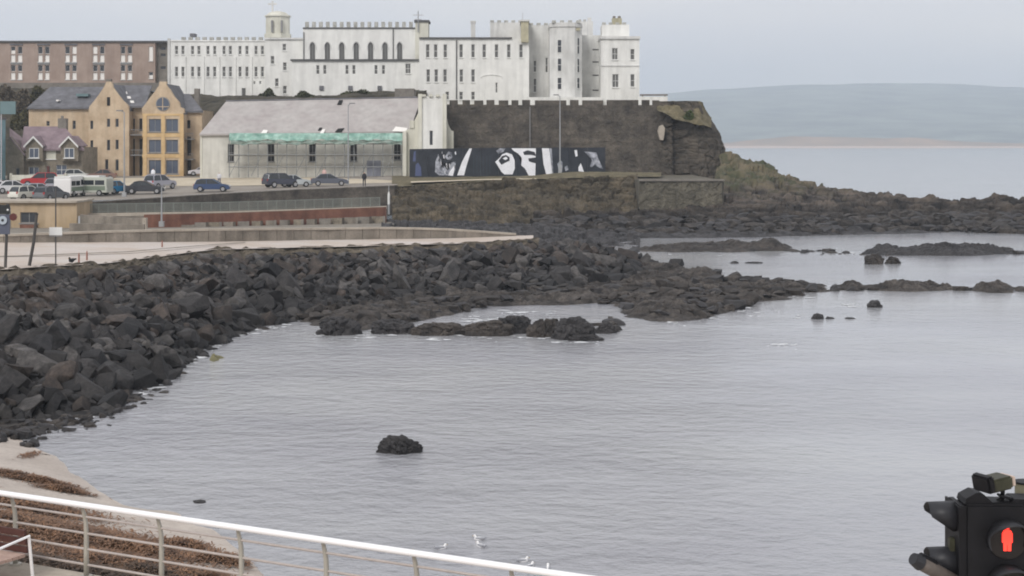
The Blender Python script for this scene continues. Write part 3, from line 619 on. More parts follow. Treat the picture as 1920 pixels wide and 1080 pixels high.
# sunken yard behind the low wall, with its walls
tag(ribbon('foreshore', [[(715, .3, 122), (1000, .2, 124), (1080, -.5, 128)], [(715, 1.3, 132), (1000, 1.0, 133), (1110, -.5, 136)], [(715, 1.4, 150), (1000, 1.1, 150), (1160, -.3, 152)], [(715, 1.2, 176), (1000, 1.0, 174), (1200, .2, 172)]], 200, 110, M_blackrock, amp=1.1, scale=1.6, mode='rock'), kind='structure')
tag(ribbon('yard', [[(-250, 1.6, 99.8), (720, 1.6, 116.5)], [(-250, 1.5, 163), (738, 1.5, 176)]], 30, 10, mat('yard_concrete', (.22, .20, .17))), kind='structure')
MW = empty('stepped_wall', (X(200, 140), 140, 1.5), 'tan stepped concrete wall with a square end pillar, left of the red wall', 'wall')
wallrun(MW, [(150, Z(402, 146), 146), (268, Z(411, 141), 141)], 1.5, .4, M_concrete, 'upper_step')
wallrun(MW, [(130, Z(419, 128), 128), (270, Z(421, 128), 128)], 1.5, .4, M_concrete, 'lower_step')
bm = B(); box(bm, X(267, 139), X(274, 139), 139, 139.6, 1.5, Z(409, 139)); obj('end_pillar', bm, M_coping, MW)
RW = empty('red_wall', (X(500, 165), 165, 1.5), 'rust red painted wall rising towards the white post', 'wall')
rt = [(270, Z(406, 160), 160), (420, Z(403, 163), 163), (560, Z(398, 166), 166), (724, Z(391.5, 170), 170)]
wallrun(RW, rt, 1.5, .5, M_red, 'wall_body')
wallrun(RW, [(a, z + .2, d - .1) for a, z, d in rt], 1.5, .12, M_red, 'red_band')
for i in range(15):
    px = 340 + i * 25.5; D = np.interp(px, [270, 724], [160, 170]) - .25; ytop_ = np.interp(px, [270, 420, 560, 724], [406, 403, 398, 391.5]) + (13 if i else 17)
    bm = B(); box(bm, X(px, D), X(px + 21, D), D - .1, D + .03, 1.5, Z(ytop_, D)); obj('recess_panel', bm, (M_concrete, M_brown2, M_stonehouse)[i % 3], RW)
    bm = B(); box(bm, X(px + 21, D), X(px + 25.5, D), D - .16, D + .02, 1.5, Z(ytop_ - .5, D)); obj('pilaster', bm, M_darkwall if i % 2 else M_brown2, RW)
tp = [(146, Z(403, 164), 164), (420, Z(399, 168), 168), (560, Z(394.5, 170), 170), (724, Z(389, 172), 172)]
TR = empty('terrace_wall', (X(440, 168), 168, 1.5), 'tan topped terrace wall carrying the grey railings', 'wall')
wallrun(TR, tp, 1.5, 1.2, M_concrete, 'wall_body')
wallrun(TR, [(a, z + .12, d - .04) for a, z, d in tp], -.32, 1.3, M_coping, 'coping')
FE = empty('railing', (X(440, 168.5), 168.5, 3), 'long grey green railing on the terrace wall above the red wall', 'railing')
Ta = np.array(tp)
def tpt(px): return X(px, np.interp(px, Ta[:, 0], Ta[:, 2]) + .6), float(np.interp(px, Ta[:, 0], Ta[:, 2])) + .6, float(np.interp(px, Ta[:, 0], Ta[:, 1])) + .12
M_rail = mat('grey_green_rail', (.20, .22, .20), .6, .15, 1)
prev = None
for i, px in enumerate(np.linspace(150, 712, 33)):
    x, y, z = tpt(px); bm = B(); tube(bm, [(x, y, z), (x, y, z + .98)], .045, 6); obj('post', bm, M_rail, FE)
    if prev:
        bm = B()
        tube(bm, [(prev[0], prev[1], prev[2] + .96), (x, y, z + .96)], .035, 5); tube(bm, [(prev[0], prev[1], prev[2] + .12), (x, y, z + .12)], .03, 5)
        for k in range(1, 9):
            q = [prev[j] + (v - prev[j]) * k / 9 for j, v in enumerate((x, y, z))]
            tube(bm, [(q[0], q[1], q[2] + .12), (q[0], q[1], q[2] + .96)], .028, 4, cap=False)
        obj('barred_panel', bm, M_rail, FE)
    prev = (x, y, z)
# tan shelter built into the retaining wall on the left
SH = empty('shelter', (X(80, 160), 160, 1.2), 'flat topped tan painted shelter with a dark window, under the car park', 'shelter')
sh_top = Z(380, 160)
def wall_holes(bm, x0, x1, y0, z0, z1, holes, depth, reveal=.22, shape=None):
    """box wall facing -Y with real openings; holes = (xa, xb, za, zb, arch) in metres"""
    xs = sorted({x0, x1, *[round(h[0], 4) for h in holes], *[round(h[1], 4) for h in holes]}); zs = sorted({z0, z1, *[round(h[2], 4) for h in holes], *[round(h[3], 4) for h in holes]})
    for i in range(len(xs)-1):
        for j in range(len(zs)-1):
            cxm, czm = (xs[i]+xs[i+1])/2, (zs[j]+zs[j+1])/2
            if any(h[0] < cxm < h[1] and h[2] < czm < h[3] for h in holes): continue
            poly3(bm, [(xs[i], y0, zs[j]), (xs[i+1], y0, zs[j]), (xs[i+1], y0, zs[j+1]), (xs[i], y0, zs[j+1])])
    for xa, xb, za, zb, arch in holes:
        y1 = y0 + reveal
        poly3(bm, [(xa, y0, za), (xa, y1, za), (xa, y1, zb), (xa, y0, zb)]); poly3(bm, [(xb, y0, zb), (xb, y1, zb), (xb, y1, za), (xb, y0, za)])
        poly3(bm, [(xa, y0, zb), (xa, y1, zb), (xb, y1, zb), (xb, y0, zb)]); poly3(bm, [(xa, y0, za), (xb, y0, za), (xb, y1, za), (xa, y1, za)])
        if arch:
            r = (xb-xa)/2; c = (xa+xb)/2; hh = r * arch; zc = zb - hh; n = 5
            L_ = [(c - r*math.cos(math.pi/2*k/n), zc + hh*math.sin(math.pi/2*k/n)) for k in range(n+1)]
            poly3(bm, [(p[0], y0 + .001, p[1]) for p in [(xa, zb)] + L_][::-1])
            poly3(bm, [(2*c - p[0], y0 + .001, p[1]) for p in [(xa, zb)] + L_])
    for q in ([(x0, y0, z0), (x0, y0, z1), (x0, y0+depth, z1), (x0, y0+depth, z0)], [(x1, y0, z0), (x1, y0+depth, z0), (x1, y0+depth, z1), (x1, y0, z1)],
              [(x0, y0, z1), (x1, y0, z1), (x1, y0+depth, z1), (x0, y0+depth, z1)], [(x0, y0+depth, z0), (x0, y0+depth, z1), (x1, y0+depth, z1), (x1, y0+depth, z0)]):
        poly3(bm, q)
WHITE = {'college_wing', 'bell_tower', 'chapel', 'cloister_range', 'college_block', 'castle', 'castle_keep', 'corner_tower'}
M_cglaz = plain('old_sash_glass', (.11, .11, .105), .2, 0, .5)
WC = {}
def window(parent, x, y, z0, w_, h_, style='sash', frame=None, glass=None, arch=0, panel=False):
    frame = frame or M_framew; glass = glass or (M_cglaz if parent.name.split('.')[0] in WHITE else M_glass)
    key = (round(w_, 1), round(h_, 1), style, frame.name, glass.name, arch)
    if key not in WC:
        bm = B(); t = .07; hw = w_/2
        box(bm, -hw, -hw + t, 0, .08, 0, h_); box(bm, hw - t, hw, 0, .08, 0, h_); box(bm, -hw + t, hw - t, 0, .08, 0, t); box(bm, -hw + t, hw - t, 0, .08, h_ - t, h_)
        if style in ('sash', 'cross'): box(bm, -hw + t, hw - t, .005, .075, h_*.5 - .03, h_*.5 + .03)
        if style in ('cross', 'mull'): box(bm, -.03, .03, .002, .078, t, h_ - t)
        fm = mesh_of('window', bm, frame)
        bm = B(); box(bm, -hw + t*.5, hw - t*.5, .04, .06, t*.5, h_ - t*.5); pm = mesh_of('pane', bm, glass)
        bm = B(); box(bm, -hw*1.15, hw*1.15, -.30, .0, -.12, -.01); sm = mesh_of('sill', bm, frame)
        WC[key] = (fm, pm, sm)
    fm, pm, sm = WC[key]
    o = inst('window', fm, parent, (x, y + .16, z0)); p = bpy.data.objects.new('pane', pm); C.objects.link(p); p.parent = o
    if style != 'none' and w_ > .5:
        s = bpy.data.objects.new('sill', sm); C.objects.link(s); s.parent = o
    if panel:
        bm = B(); box(bm, -w_/2 + .06, w_/2 - .06, .0, .03, .06, h_ * .46); c = bpy.data.objects.new('curtain', mesh_of('curtain', bm, M_curtain)); C.objects.link(c); c.parent = o
    return o
def facade(parent, D, x0, x1, yt, yb, wins, m, depth=8., reveal=.22, style='sash', frame=None, glass=None, name='wall', zb=None, arch=0, back=None):
    """wins: (centre px, top y, width px, bottom y[, style[, panel]]) seen at distance D"""
    k = D / F; holes = []
    zb = Z(yb, D) if zb is None else zb
    for w_ in wins: holes.append((X(w_[0] - w_[2]/2, D), X(w_[0] + w_[2]/2, D), Z(w_[3], D), Z(w_[1], D), arch))
    bm = B(); wall_holes(bm, X(x0, D), X(x1, D), D, zb, Z(yt, D), holes, depth, reveal); o = obj(name, bm, m, parent)
    for w_, h in zip(wins, holes):
        window(parent, (h[0]+h[1])/2, D, h[2], h[1]-h[0], h[3]-h[2], w_[4] if len(w_) > 4 and w_[4] else style, frame, glass, arch, len(w_) > 5 and w_[5])
    return o
def pbox(parent, name, D, x0, x1, yt, yb, depth, m, front=0.):
    bm = B(); box(bm, X(x0, D), X(x1, D), D - front, D + depth, Z(yb, D), Z(yt, D)); return obj(name, bm, m, parent)
def crenels(parent, D, x0, x1, yt, yb, pitch, m, duty=.55, depth=.6, name='battlement'):
    bm = B(); n = max(1, int(round((x1-x0)/pitch))); p = (x1-x0)/n
    for i in range(n):
        a = x0 + i*p; box(bm, X(a, D), X(a + p*duty, D), D - .04, D + depth, Z(yb, D), Z(yt, D))
    return obj(name, bm, m, parent)
facade(SH, 160, -80, 144, 380, 437, [(54, 398, 32, 418, 'mull')], M_tan, 6, .5, frame=M_framed, zb=1.0)
pbox(SH, 'roof_slab', 160, -82, 146, 376.5, 380, 6.2, M_coping, .4)
pbox(SH, 'bench_front', 160, 40, 70, 421, 434, .4, M_red, .5)
pbox(SH, 'door', 160, -30, 20, 388, 434, .1, M_framed, .06)
pbox(SH, 'notice_board', 160, 148, 158, 405, 425, .1, M_metal, .3)
# retaining wall under the car park
UW = empty('retaining_wall', (X(440, 176), 176, 3), 'dark weedy stone retaining wall along the car park edge', 'wall')
ut = [(144, Z(381, 166), 166), (250, Z(374, 172), 172), (400, Z(364, 180), 180), (560, Z(355.5, 186), 186), (740, Z(348, 190), 190)]
wallrun(UW, ut, 1.4, .6, M_darkwall, 'wall_body')
wallrun(UW, [(a, z + .04, d - .05) for a, z, d in ut], -.08, .7, M_concrete, 'kerb_top')

# ------------------------------------------------------------------ upper ground: car park, forecourt, hill
g0 = [(-300, Z(380, 163), 166.2), (144, Z(380, 163), 166.2), (250, Z(373, 172), 172.3), (400, Z(363, 180), 180.3), (560, Z(354.5, 186), 186.3), (745, Z(347, 190), 190.3)]
g1 = [(-300, 4.6, 205), (200, 4.7, 205), (560, 4.75, 205), (745, 5.15, 205)]
g2 = [(-300, 5.1, 240), (400, 5.2, 236), (745, 5.45, 231)]
tag(ribbon('road', [g0, g1, g2], 60, 30, M_asphalt, smooth=True), kind='structure')
gz = lambda px, D: float(np.interp(D, [np.interp(px, [q[0] for q in g0], [q[2] for q in g0]), 205, 236], [np.interp(px, [q[0] for q in g_], [q[1] for q in g_]) for g_ in (g0, g1, g2)]))
rows = []
for D in (199, 206, 213, 220, 226): rows.append([(px, gz(px, D) + .03, D) for px in (180, 300, 440, 620, 760)])
tag(ribbon('forecourt', rows, 40, 12, M_sandlot, smooth=True), kind='structure')
hill = [[(-400, 4.5, 236), (380, 4.8, 238), (800, 5, 238)], [(-400, 12, 252), (50, 13, 252), (380, Z(226, 250), 250), (430, Z(187.0, 245), 245), (560, Z(185, 245), 245), (700, Z(176, 245), 245), (800, Z(172, 245), 245)],
        [(-400, 18, 266), (50, 19, 266), (380, Z(183, 262), 262), (560, Z(183, 262), 262), (700, Z(174, 262), 262), (800, Z(172, 262), 262)],
        [(-400, 20, 300), (380, 19.5, 300), (800, 19, 300)], [(-400, 12, 420), (800, 12, 420)]]
tag(ribbon('hillside', hill, 200, 90, M_hill, amp=1.1, scale=2.5, smooth=False), kind='structure')
tag(ribbon('plateau', [[(780, 15.2, 232), (1300, 15.2, 231)], [(780, 16.2, 250), (1300, 15.6, 250)], [(780, 16.5, 300), (1300, 15.6, 280)], [(780, 0, 340), (1300, 0, 330)]], 30, 12, M_grassbank, amp=.2, scale=2), kind='structure')

# ------------------------------------------------------------------ dark castle wall, bastion, sea bank, headland
CW = empty('castle_wall', (X(1040, 225), 225, 5), 'tall dark basalt retaining wall with battlements under the castle', 'wall')
rows = []
for y in np.linspace(197, 345, 6): rows.append([(835, Z(y, 225), 225), (995, Z(y, 225), 225), (1180, Z(y, 225), 225 - (y-197)*.004), (1245, Z(y, 225), 224.5)])
ribbon('wall_face', rows, 300, 120, M_darkwall, amp=.13, scale=.55, mode='rock', parent=CW)
bm = B(); box(bm, X(835, 225.2), X(1240, 225.2), 225.35, 232, 4, Z(198, 225.2)); obj('wall_core', bm, M_darkwall, CW)
for a, b in [(843, 858), (867, 881), (889, 906), (912, 927), (935, 953), (959, 972), (979, 994), (1003, 1062), (1069, 1085), (1092, 1131), (1138, 1197), (1204, 1218), (1224, 1236)]:
    bm = B(); box(bm, X(a, 225), X(b, 225), 224.95, 226.0, Z(199, 225), Z(188 + random.uniform(-.6, .8), 225)); o = obj('merlon', bm, M_darkwall, CW)
for px in (993,):
    pbox(CW, 'drain_pipe', 224.6, px, px + 1.5, 200, 276, .12, M_framed)
M_bast = mat('bastion_basalt', (.070, .063, .056), .95, .35, .5, (.165, .14, .112), fine=.5, strata=.3, bump=.2, bscale=2.5)
BA = empty('bastion', (X(1290, 226), 226, 2), 'rugged basalt bastion with a grassy top at the seaward end of the wall', 'bastion')
ys = [190, 197, 215, 232, 250, 270, 292, 315, 337, 352]; xr = [1313, 1316, 1324, 1336, 1346, 1353, 1358, 1360, 1362, 1362]
cols, rws = 130, len(ys)
Vb = []
yy = np.linspace(190, 352, 70)
for y in yy:
    x_r = np.interp(y, ys, xr); path = [(1232, 224.6), (1260, 223.8), (1262, 224.8), ((1262 + x_r)/2, 222.6), (x_r - 6, 223.2), (x_r, 226), (x_r + 2, 236), (x_r - 20, 262)]
    xs_ = np.array([X(p[0], p[1]) for p in path]); ds_ = np.array([p[1] for p in path]); t_ = np.linspace(0, len(path)-1, cols)
    Vb.append(np.stack([np.interp(t_, range(len(path)), xs_), np.interp(t_, range(len(path)), ds_), np.full(cols, Z(y, 225))], -1))
Vb = np.array(Vb); du = np.gradient(Vb, axis=1); nn = np.stack([du[..., 1], -du[..., 0], du[..., 0]*0], -1); nn /= np.linalg.norm(nn, axis=-1, keepdims=True) + 1e-9
fade = np.clip((np.arange(cols) / 12.), 0, 1)[None, :]
Vb = Vb + nn * (rocky(Vb[..., 0]/1.1 + Vb[..., 1]/1.6, Vb[..., 2]/1.1, 21) * .6 * fade)[..., None]
grid_mesh('rock_face', Vb, cols, len(yy), M_bast, parent=BA)
ribbon('grass_cap', [[(1232, Z(206, 223), 223.0), (1262, Z(222, 223), 221.6), (1310, Z(234, 222), 220.9), (1334, Z(240, 222), 221.6)], [(1232, Z(197, 225), 224.6), (1262, Z(192, 225), 224.6), (1313, Z(191.5, 225), 224.2), (1332, Z(222, 225), 224.6)],
     [(1232, Z(192, 230), 231), (1262, Z(190.5, 232), 232), (1313, Z(191, 232), 232), (1330, Z(222, 232), 232)], [(1232, 15.4, 262), (1300, 14, 262), (1320, 8, 262), (1330, 8, 262)]], 60, 50, M_grassbank, amp=.6, scale=1.2, parent=BA)
bm = B(); prism(bm, [(X(a_, 223), Z(b_, 223)) for a_, b_ in [(1238, 262), (1244, 263), (1246, 252), (1247, 240), (1243, 234), (1237, 236), (1234, 246), (1236, 256)]], 223.2, 224.6)
obj('pale_stone_patch', bm, M_coping, BA)

bank = [[(735, Z(350, 191), 191), (900, Z(341, 197), 197), (1195, Z(331, 200), 200)], [(735, Z(372, 190), 189), (900, Z(362, 194), 194), (1195, Z(358, 198), 197.5)],
        [(735, Z(396, 183), 183), (900, Z(396, 186), 186), (1195, Z(400, 190), 190)], [(735, .6, 176), (900, .5, 178), (1195, .4, 180)], [(735, -.5, 166), (1000, -.5, 169), (1195, -.5, 170)]]
SB = tag(ribbon('sea_bank', bank, 300, 90, M_rough, amp=1.3, scale=1.7, mode='rock', amp_edge=.2), kind='structure')
tag(ribbon('grass_verge', [[(735, Z(350, 191), 190.9), (900, Z(341, 197), 196.9), (1050, Z(334, 199), 199), (1195, Z(331, 200), 200)], [(735, 5.25, 196), (900, 5.45, 203), (1000, 5.8, 205), (1080, 6.35, 206), (1195, 6.2, 206)], [(735, 5.4, 214), (1000, 5.6, 216), (1195, 5.9, 220)], [(735, 5.4, 224.5), (1240, 5.8, 224.5)]], 160, 30, M_grassbank, amp=.25, scale=1.5), kind='structure')
tag(ribbon('path', [[(770, 5.22, 193), (900, 5.38, 198.2), (1195, 5.78, 201.5)], [(770, 5.3, 196.2), (900, 5.45, 200.5), (1195, 5.95, 203.5)]], 50, 4, M_sandlot, amp=.08, scale=1.5), kind='structure')
BW = empty('block_wall', (X(1278, 191), 191, 1), 'lichen covered stone block wall jutting out below the bastion', 'wall')
rows = [[(1198, Z(y, 191), 191), (1210, Z(y, 191), 190.2), (1354, Z(y, 191), 190.2), (1357, Z(y, 191), 192)] for y in np.linspace(337, 408, 5)]
ribbon('wall_face', rows, 150, 60, M_blockwall, amp=.2, scale=.5, mode='rock', parent=BW)
bm = B(); box(bm, X(1200, 191), X(1354, 191), 190.8, 223, .2, Z(338, 190.8)); obj('wall_core', bm, M_blockwall, BW)
bm = B(); box(bm, X(1198, 191), X(1356, 191), 190.0, 191.2, Z(339.5, 190.8), Z(336, 190.8)); obj('coping', bm, M_brown2, BW)

hl = lambda D, pts: [(p[0], Z(p[1], D), D) for p in pts]
head = [[(1000, -.5, 167), (1200, -.5, 170), (1500, -.5, 172), (1765, -.5, 179), (1850, -.5, 176), (2050, -.5, 172), (2300, -.5, 170)],
        [(1000, .7, 174), (1200, .7, 177), (1500, .9, 180), (1765, .7, 185), (1860, .8, 184), (2050, .7, 182), (2300, .5, 180)],
        [(1000, 1.6, 183), (1200, 1.7, 187), (1360, 2.6, 192), (1500, 2.2, 192), (1650, 1.5, 192), (1765, 1.3, 194), (1870, 1.6, 193), (2050, 1.2, 190), (2300, 0.8, 190)],
        [(1000, 1.6, 188), (1200, 1.7, 190), (1335, 1.8, 198), (1352, Z(287, 232), 226), (1400, Z(298, 226), 226), (1440, Z(311, 222), 222), (1480, Z(334, 220), 220), (1560, Z(354, 215), 215), (1620, Z(363, 212), 212), (1700, Z(371, 208), 208), (1765, Z(377, 205), 205), (1800, Z(381, 203), 203), (1850, Z(371, 200), 200), (1885, Z(371, 200), 200), (1925, Z(381, 198), 198), (2050, Z(385, 196), 196), (2300, -.2, 196)],
        [(1000, -1, 215), (1357, 6, 240), (1440, 3, 240), (1560, -.5, 236), (1765, -1, 222), (2300, -1, 215)]]
M_head = mat('headland_rock', (.026, .024, .025), .8, .4, .28, (.19, .155, .125), fine=.55, strata=.6, bump=.15, bscale=3)
def grow_grass(m, z0, z1, x_end):
    t = m.node_tree; n = t.nodes.new; l = t.links.new; p = t.nodes['Principled BSDF']; old = p.inputs['Base Color'].links[0].from_socket
    g = n('ShaderNodeNewGeometry'); xyz = n('ShaderNodeSeparateXYZ'); l(g.outputs['Position'], xyz.inputs[0])
    no = n('ShaderNodeTexNoise'); no.inputs['Scale'].default_value = .45; no.inputs['Detail'].default_value = 5; l(g.outputs['Position'], no.inputs['Vector'])
    a = n('ShaderNodeMath'); a.operation = 'MULTIPLY_ADD'; l(no.outputs['Fac'], a.inputs[0]); a.inputs[1].default_value = 5; l(xyz.outputs['Z'], a.inputs[2])
    q = n('ShaderNodeMapRange'); q.inputs['From Min'].default_value = z0 + 2.5; q.inputs['From Max'].default_value = z1 + 2.5; l(a.outputs[0], q.inputs['Value'])
    r = n('ShaderNodeValToRGB'); r.color_ramp.elements[0].position = .38; r.color_ramp.elements[0].color = (.055, .06, .03, 1); r.color_ramp.elements[1].position = .62; r.color_ramp.elements[1].color = (.16, .13, .08, 1)
    n2 = n('ShaderNodeTexNoise'); n2.inputs['Scale'].default_value = .3; n2.inputs['Detail'].default_value = 6; l(g.outputs['Position'], n2.inputs['Vector']); l(n2.outputs['Fac'], r.inputs[0])
    x = n('ShaderNodeMixRGB'); l(q.outputs[0], x.inputs[0]); l(old, x.inputs[1]); l(r.outputs[0], x.inputs[2]); l(x.outputs[0], p.inputs['Base Color'])
tide(M_head, 1.4, 3.0, .30); grow_grass(M_head, 3.4, 5.6, 0)
tag(ribbon('headland', head, 460, 130, M_head, amp=1.45, scale=1.9, mode='rock', amp_edge=.3), kind='structure')

# ------------------------------------------------------------------ white college and castle
COL = empty('college_wing', (X(405, 275), 275, 17.5), 'long white battlemented college wing with two rows of paired sash windows', 'building')
wx = [331, 343, 361, 373, 390, 402.5, 420, 432, 450, 463, 480, 492]
facade(COL, 275, 316, 498, 75, 186, [(x, 86, 6, 102) for x in wx] + [(x, 125, 6, 144) for x in wx] + [(368, 167, 8, 182, 'none'), (457, 165, 8, 182, 'none'), (477, 152, 4, 158), (488, 152, 4, 158)], M_white, 12)
crenels(COL, 275, 340, 498, 69.5, 75, 13, M_weath)
pbox(COL, 'string_course', 275, 316, 498, 76.5, 78, .1, M_white2, .12)
for px in (347.5, 382, 411, 441.5, 472): pbox(COL, 'pilaster', 275, px - 1.3, px + 1.3, 106, 186, .1, M_white, .15)
pbox(COL, 'roof_vent', 275, 354, 363, 62, 68, .8, M_slate, -3); pbox(COL, 'corner_quoin', 275, 314.5, 319, 72, 186, .5, M_white2, .2)
TW = empty('bell_tower', (X(520, 272), 272, 17.5), 'white college tower with a round lantern and a cross on top', 'tower')
facade(TW, 272, 497, 571, 73, 186, [(533, 82, 7, 95), (511, 105, 7, 120), (534, 117, 7, 132), (519, 147, 6.5, 162), (534, 161, 7, 176)], M_white, 9)
pbox(TW, 'cornice', 272, 496, 572, 71, 74, 9, M_white2, .3)
bm = B(); c = P(521, 66, 276); n = 8; r = X(544, 276) - X(521, 276)
for (ya, yb, ra, rb) in ((72, 64, 1.12, 1.12), (64, 32, 1, 1), (32, 29.5, 1.1, 1.1), (29.5, 24, .98, .72), (24, 21, .72, .2)):
    A_ = [bm.verts.new((c.x + ra*r*math.cos(R(22.5+45*k)), c.y + ra*r*math.sin(R(22.5+45*k)), Z(ya, 276))) for k in range(n)]
    B_ = [bm.verts.new((c.x + rb*r*math.cos(R(22.5+45*k)), c.y + rb*r*math.sin(R(22.5+45*k)), Z(yb, 276))) for k in range(n)]
    for k in range(n): bm.faces.new((A_[k], A_[(k+1) % n], B_[(k+1) % n], B_[k]))
    bm.faces.new(B_)
bmesh.ops.recalc_face_normals(bm, faces=bm.faces)
obj('lantern', bm, M_cream, TW)
for px in (510, 528): bm = B(); box(bm, X(px-1.6, 273.7), X(px+1.6, 273.7), 273.6 - .06 - (0.0), 274.2, Z(60, 273.7), Z(38, 273.7)); obj('louvre_slit', bm, M_framed, TW)
bm = B(); x_ = X(511, 276); box(bm, x_-.14, x_+.14, 275.8, 276.1, Z(24, 276), Z(2, 276)); box(bm, x_-.75, x_-.14, 275.83, 276.07, Z(9, 276), Z(6, 276)); box(bm, x_+.14, x_+.75, 275.83, 276.07, Z(9, 276), Z(6, 276)); obj('cross', bm, M_white2, TW)
CH = empty('chapel', (X(685, 270), 270, 17), 'white college chapel with a row of seven arched windows under battlements', 'chapel')
cxs = [586, 614, 641, 668, 695, 722, 749.5]
facade(CH, 270, 568, 790, 51, 186, [(x, 80, 10, 112, 'mull') for x in cxs], M_white, 14, .35, frame=M_framed, arch=1.5)
crenels(CH, 270, 572, 780, 41, 51, 13.3, M_weath, .5); pbox(CH, 'string_course', 270, 568, 790, 51.5, 54, .1, M_lead, .15)
pbox(CH, 'turret', 270, 779, 803, 41, 186, 4, M_cream, .5); pbox(CH, 'turret_top', 270, 777, 805, 38, 42, 4.4, M_lead, .7)
pbox(CH, 'downpipe', 270, 569, 570.5, 60, 112, .1, M_lead, .2); pbox(CH, 'downpipe', 270, 736.5, 738, 52, 110, .1, M_lead, .2)
bm = B(); x_ = X(784, 269); tube(bm, [(x_, 269.2, Z(60, 269)), (x_, 269.2, Z(20, 269))], .09, 5); tube(bm, [(x_-.9, 269.2, Z(28, 269)), (x_+.9, 269.2, Z(28, 269))], .06, 5); tube(bm, [(x_-.6, 269.2, Z(36, 269)), (x_+.6, 269.2, Z(36, 269))], .06, 5); obj('aerial', bm, M_metal, CH)
for px in cxs:
    bm = B(); q = [(X(px, 270) + 0.62*math.cos(a_), Z(93, 270) + 1.35*math.sin(a_)) for a_ in [R(180 - 18*i) for i in range(11)]]
    tube(bm, [(a_, 269.93, b_) for a_, b_ in q], .06, 4); obj('hood_mould', bm, M_white2, CH)
EX = empty('cloister_range', (X(668, 262), 262, 16.8), 'low white flat roofed range in front of the chapel, with paired windows', 'building')
facade(EX, 262, 547, 790, 114, 186, [(x, 122, 5.5, 139) for x in (596, 609, 650.5, 663.5, 705, 719)] + [(765, 119, 10, 138, 'cross')], M_white, 7.5)
pbox(EX, 'roof_edge', 262, 545, 792, 111, 114, 7.6, M_lead, .35)
for px in (603, 657, 712): pbox(EX, 'vent', 262, px-4, px+4, 161, 169, .3, M_slate, .25)
MB = empty('college_block', (X(890, 258), 258, 15.8), 'white three storey college block with a dark roof edge, beside the castle', 'building')
facade(MB, 258, 786, 992, 73, 200, [(x, 83, 7, 108) for x in (802, 817, 835, 864.6, 887, 908, 931, 954, 977)] + [(x, 130, 7, 154) for x in (803, 818, 834.5, 865, 887)] + [(x, 172, 7, 187) for x in (838.5, 864.6, 887)] + [(931, 155, 4, 174)], M_white, 10)
pbox(MB, 'roof_edge', 258, 786, 960, 70, 73, 10, M_lead, .3)
pbox(MB, 'downpipe', 258, 855, 857, 76, 186, .1, M_lead, .18)
bm = B(); tube(bm, [(X(922, 258) + 1.75*math.cos(R(180-15*i)), 257.95, Z(146, 258) + .5*math.sin(R(180-15*i))) for i in range(13)], .07, 4); obj('relieving_arch', bm, M_white2, MB)
bm = B()
for px, yb in ((887, 68),): box(bm, X(px-4, 262), X(px+4, 262), 262, 263, Z(yb+6, 262), Z(43, 262)); box(bm, X(px-5, 262), X(px+5, 262), 261.9, 263.1, Z(43, 262), Z(39, 262))
obj('chimney', bm, M_white2, MB)
UP = empty('castle_keep', (X(956, 266), 266, 16), 'square white castle keep rising behind the three storey block', 'tower')
facade(UP, 266, 919, 985, 42, 190, [], M_white2, 12); crenels(UP, 266, 919, 985, 38, 42, 14, M_weath)
pbox(UP, 'stair_turret', 257.3, 977, 991, 40, 79, 8, M_ochre, 0); pbox(UP, 'turret_cap', 257.3, 975, 993, 37, 40, 8.4, M_white2, .2)
bm = B(); tube(bm, [P(980, 38, 258), P(980, 24, 258)], .06, 4); obj('flagpole', bm, M_metal, UP)
KA = empty('castle', (X(1090, 256), 256, 15.6), 'white castle with a faceted central tower and small dark windows', 'castle')
facade(KA, 262, 990, 1034, 47, 200, [(1003, 113, 6, 135), (1003, 147, 6, 173), (1025, 108, 5, 136)], M_white2, 12)
crenels(KA, 262, 992, 1034, 43, 47, 14, M_weath)
